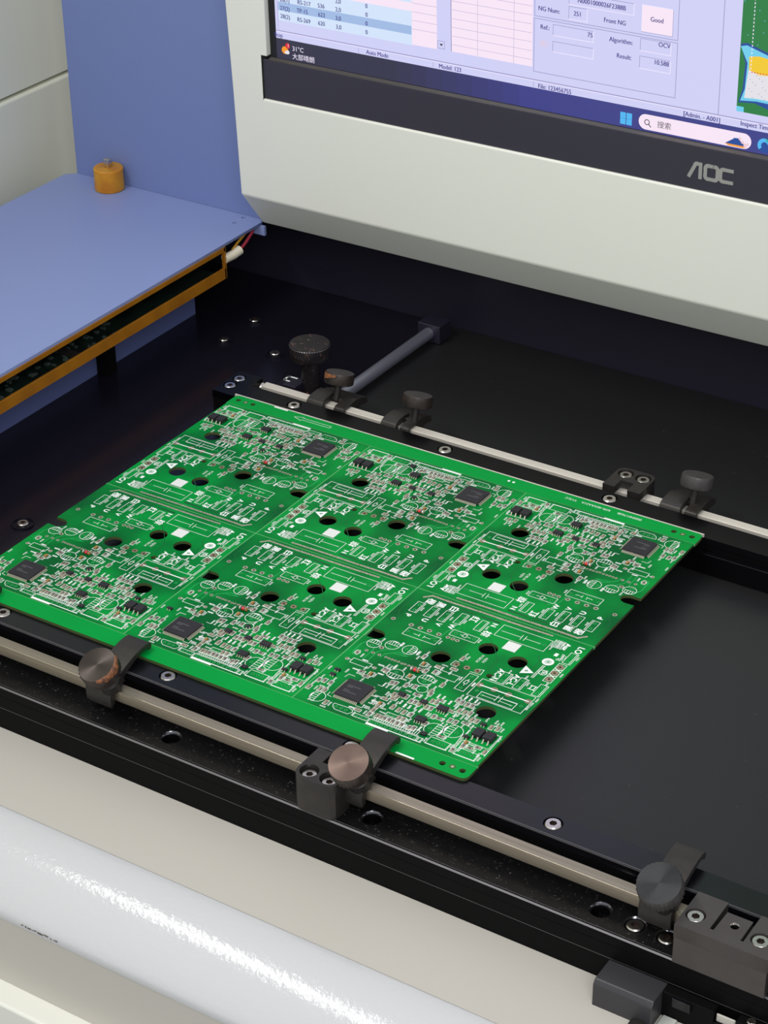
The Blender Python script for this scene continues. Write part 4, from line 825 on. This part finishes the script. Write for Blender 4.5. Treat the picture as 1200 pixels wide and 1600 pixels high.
for i in range(10): seg2d(sk, (-8.2 + i * 2.35, -102.2), (-8.2 + i * 2.35, -99.2), .3, ZS); seg2d(sk, (-7.0 + i * 2.35, -102.2), (-7.0 + i * 2.35, -99.2), .3, ZS)
seg2d(sk, (-9.4, -99.0), (14.6, -99.0), W, ZS)
silk_me = sk.mesh('white_print', M_silk, smooth=0)

# covered copper: lighter tracks and dark gaps
tr = MB()
for w, pts in TR: pl2d(tr, pts, w, ZT, 0)
for w, pts in DT[:5]: pl2d(tr, pts, w, ZT, 1)
for x0, y0, x1, y1 in ((-15, -58, -2, -50), (14, -44, 30, -40), (-46, -44, -45, -30)): pass
tracks = [((-46, -8), (-46, -22), (-43, -26), (-43, -38)), ((-28, -22), (-28, -27), (-22, -34), (-22, -40), (-10, -51)), ((-12, -20), (-4, -28), (-4, -34)), ((2, -18), (10, -26), (16, -34), (16, -42)),
          ((30, -20), (33, -24), (33, -31)), ((-20, -70), (-14, -66), (-2, -66), (2, -70)), ((-30, -73), (-18, -73), (-14, -77)), ((0, -50), (-4, -54), (-4, -64)), ((20, -70), (10, -70), (4, -74))]
for p in tracks: pl2d(tr, p, 0.35, ZT, 1)
track_me = tr.mesh('copper_track', [M_trace, M_pour], smooth=0)

# bare solder: the thick bus along the middle score line, pads round every hole
pd = MB()
pl2d(pd, SOL, 1.1, ZP, 0)
for i in range(34):             # blobs left by the wave on the bus
    x = -36 + i * 1.9; ring2d(pd, x, -2.0 + random.uniform(-.1, .1), 0, random.uniform(.25, .5), ZP + .005, 1, n=8)
for x, y, r in PADS: ring2d(pd, x, y, min(0.62, r * 0.45), r, ZP, 1 if r > 1.5 else 0, n=16 if r > 1 else 10)
for x, y in HOLES: ring2d(pd, x, y, 0.42, 0.85, ZP, 2, n=10)
for x, y, o in SMD:
    for s_ in (-1, 1):
        if o == 'x': fill2d(pd, x + s_ * 0.95 - 0.5, y - .62, x + s_ * .95 + .5, y + .62, ZP, 0)
        else: fill2d(pd, x - .62, y + s_ * .95 - .5, x + .62, y + s_ * .95 + .5, ZP, 0)
pad_me = pd.mesh('solder_pad', [M_solder, M_padcu, M_trace], smooth=0)

# components (each mesh has its body and its leads)
def qfp_mesh():
    b = MB(); h = 6.97
    pr = [(-h, -h + .7), (-h, h - .7), (-h + .7, h), (h - .7, h), (h, h - .7), (h, -h + .7), (h - .7, -h), (-h + .7, -h)]
    n = len(pr); k = 0.965
    lo = [(x * k, y * k, .15) for x, y in pr]; mi_ = [(x, y, .75) for x, y in pr]; hi = [(x * k, y * k, 1.45) for x, y in pr]
    b.add(lo + mi_ + hi, [(i, (i + 1) % n, n + (i + 1) % n, n + i) for i in range(n)] + [(n + i, n + (i + 1) % n, 2 * n + (i + 1) % n, 2 * n + i) for i in range(n)] + [tuple(range(2 * n, 3 * n)), tuple(range(n))[::-1]], 0)
    for side in range(4):
        a = side * math.pi / 2; c, s_ = round(math.cos(a)), round(math.sin(a))
        for i in range(16):
            t = (i - 7.5) * 0.8; w = 0.19
            prof = [(h - .1, .8), (h + .35, .8), (h + .75, .15), (h + 1.35, .12)]
            for (r0, z0), (r1, z1) in zip(prof, prof[1:]):
                q = [(r0, t - w, z0), (r1, t - w, z1), (r1, t + w, z1), (r0, t + w, z0)]
                b.add([(x * c - y * s_, x * s_ + y * c, z) for x, y, z in q], [(0, 1, 2, 3)], 1)
    for y, w in ((1.6, 6.5), (0.5, 3.0), (-2.0, 2.6), (-3.2, 7.0)):
        x = -4.2
        while x < -4.2 + w: fill2d(b, x, y, x + .35, y + .75, 1.46, 2); x += .6
    return b.mesh('microcontroller', [M_black_ic, M_lead, M_ic_mark], smooth=0)
def sop_mesh(name, w, d, h, nl, pitch, lw, reach, foot=.8, both=True):
    b = MB(); k = .12
    b.prism([(-d / 2 + k, .12), (-d / 2, h * .5), (-d / 2 + k * 1.6, h), (d / 2 - k * 1.6, h), (d / 2, h * .5), (d / 2 - k, .12)], 'x', -w / 2, w / 2, 0)
    for sgn in (-1, 1):
        for i in range(nl):
            x = (i - (nl - 1) / 2) * pitch
            prof = [(d / 2 - .05, h * .55), (d / 2 + .3, h * .55), (d / 2 + reach - foot, .12), (d / 2 + reach, .1)]
            for (r0, z0), (r1, z1) in zip(prof, prof[1:]):
                q = [(x - lw, sgn * r0, z0), (x + lw, sgn * r0, z0), (x + lw, sgn * r1, z1), (x - lw, sgn * r1, z1)]
                b.add(q, [(0, 1, 2, 3)], 1)
    ring2d(b, -w / 2 + .6, -d / 2 + .75, .2, .32, h + .01, 2, n=8)
    return b.mesh(name, [M_black_ic, M_lead, M_ic_mark], smooth=0)
qfp_me = qfp_mesh()
sop_me = sop_mesh('small_outline_chip', 4.9, 3.7, 1.5, 4, 1.27, .2, 1.25)
sot_me = sop_mesh('voltage_regulator', 3.3, 2.9, 1.15, 3, 1.0, .2, .8, .4)
opt_me = sop_mesh('optocoupler', 4.5, 5.6, 2.3, 2, 2.54, .32, 1.9, 1.0)
tra_me = sop_mesh('transistor', 2.7, 1.7, 1.05, 2, 1.4, .22, .7, .4)
b = MB(); b.box(-1.5, -1.1, .1, 1.5, 1.1, 1.1); dio_me = b.mesh('rectifier_diode', M_black_ic, bevel=.2)
b = MB()
prof = [(0, -2.1), (.85, -2.1), (.9, -1.4), (.9, -.5), (.9, .9), (.9, 1.5), (.85, 2.1), (0, 2.1)]
b.lathe(prof, seg=14, mis=[0, 0, 1, 2, 1, 3, 3])
b.v = [(z, x, y + .95) for x, y, z in b.v]
b.f = [f for f in b.f]
led_me = b.mesh('glass_diode', [M_lead, M_glass, M_red, M_orange], smooth=40)
def chip_mesh(name, M, h):
    b = MB(); b.box(-.55, -.62, .04, .55, .62, h, 0)
    for s_ in (-1, 1): b.box(-.6, s_ * .85 - .26, .03, .6, s_ * .85 + .26, h + .03, 1)
    return b.mesh(name, [M, M_solder], smooth=0)
res_me = chip_mesh('chip_resistor', M_grey, .5); cap_me = chip_mesh('chip_capacitor', M_tan, .75)
b = MB(); b.box(-.6, -1.0, .05, .6, 1.0, .9); tan_me = b.mesh('tantalum_capacitor', M_orange, bevel=.12)
b = MB(); x0, y0, x1, y1 = BODY['qrw']; b.box(x0, y0, .02, x1, y1, .12); lab_me = b.mesh('paper_label', M_paper, smooth=0)

def place(nm, me, par, x, y, rz=0.0): return link(nm, me, par, (x, y, 0), rz)
for row in (0, 1):
    for c in range(3):
        bd = link('circuit_board', board_me, panel, ((c - 1) * 98.0, 0, 0), math.pi if row else 0.0)
        for nm, me in (('white_print', silk_me), ('copper_track', track_me), ('solder_pad', pad_me)):
            o = link(nm, me, bd); o['kind'] = 'stuff'
        place('microcontroller', qfp_me, bd, -27.08, -89.9)
        place('small_outline_chip', sop_me, bd, 14.5, -80.3); place('small_outline_chip', sop_me, bd, 10.2, -92.3)
        place('voltage_regulator', sot_me, bd, -7.3, -80.4); place('voltage_regulator', sot_me, bd, 4.3, -80.2)
        place('optocoupler', opt_me, bd, 37.9, -88.1); place('optocoupler', opt_me, bd, 43.3, -88.1)
        place('glass_diode', led_me, bd, -12.2, -61.4)
        place('paper_label', lab_me, bd, 0, 0)
        if row == 0 or c == 1: place('rectifier_diode', dio_me, bd, 16.7, -100.4)
        if row == 0: place('transistor', tra_me, bd, 33.9, -92.4); place('transistor', tra_me, bd, 36.0, -80.6)
        if (row, c) in ((0, 2), (0, 1)): place('transistor', tra_me, bd, -43.2, -79.4)
        if (row, c) == (0, 2): place('transistor', tra_me, bd, -43.0, -83.6)
        if (row, c) not in ((0, 2), (1, 2)): place('transistor', tra_me, bd, -1.6, -72.2, 0.6)
        for i, (x, y, o) in enumerate(SMD):
            a = math.pi / 2 if o == 'x' else 0.0
            if o == 'o': place('tantalum_capacitor', tan_me, bd, x, y)
            elif i % 9 < 5: place('chip_resistor', res_me, bd, x, y, a)
            else: place('chip_capacitor', cap_me, bd, x, y, a)

# the two break-off margins and the score lines between the boards
def margin(row):
    X = 147.2; r = 3.0
    pts = [(-X, -108.2), (-X, -118.4 + r)] + [(-X + r - r * math.cos(math.radians(a)), -118.4 + r - r * math.sin(math.radians(a))) for a in (30, 60, 90)]
    pts += [(X - r + r * math.sin(math.radians(a)), -118.4 + r - r * math.cos(math.radians(a))) for a in (0, 30, 60)] + [(X, -118.4 + r), (X, -108.2)]
    hol = [(s_ * x, -113.6, 1.5) for s_ in (-1, 1) for x in (132.6, 142.8)]
    me = plate('margin_strip', pts, hol, -1.6, 0.0, [M_mask_rail, M_core], 'mesh', side=1)
    o = link('margin_strip', me, panel, (0, 0, 0), math.pi if row else 0.0)
    pr = MB()
    for s_ in (-1, 1): ring2d(pr, s_ * 137.6, -113.4, 0, .75, ZS, 1, n=14); ring2d(pr, s_ * 137.6, -113.4, 1.0, 1.5, ZS, 2, n=14)
    fill2d(pr, 111.2, -118.3, 120.6, -117.2, ZS)
    if row:
        pl2d(pr, [(104, -113.9), (98.6, -115.9), (98.6, -114.9), (79.5, -114.9), (79.5, -112.9), (98.6, -112.9), (98.6, -111.9), (104, -113.9)], .25, ZS)
        for x in (-35.0, -37.9): ring2d(pr, x, -114.3, 0, .8, ZS, n=14)
        put_text(pr, '0000401760B', -106.6, -114.9, 2.5, 0, ZS); put_text(pr, 'KFR-40XAA21A', -87.0, -114.9, 2.5, 0, ZS); put_text(pr, 'V13LC', -72.3, -114.7, 2.5, 0, ZS)
    q = pr.obj('white_print', [M_silk, M_solder, M_core], o, smooth=0); q['kind'] = 'stuff'
margin(0); margin(1)
b = MB()
for x in (-49, 49): b.box(x - .6, -108, -1.3, x + .6, 108, -.08)
for y in (-108, 0, 108): b.box(-147.1, y - .6, -1.28, 147.1, y + .6, -.1)
o = b.obj('score_line', M_score, panel, smooth=0)
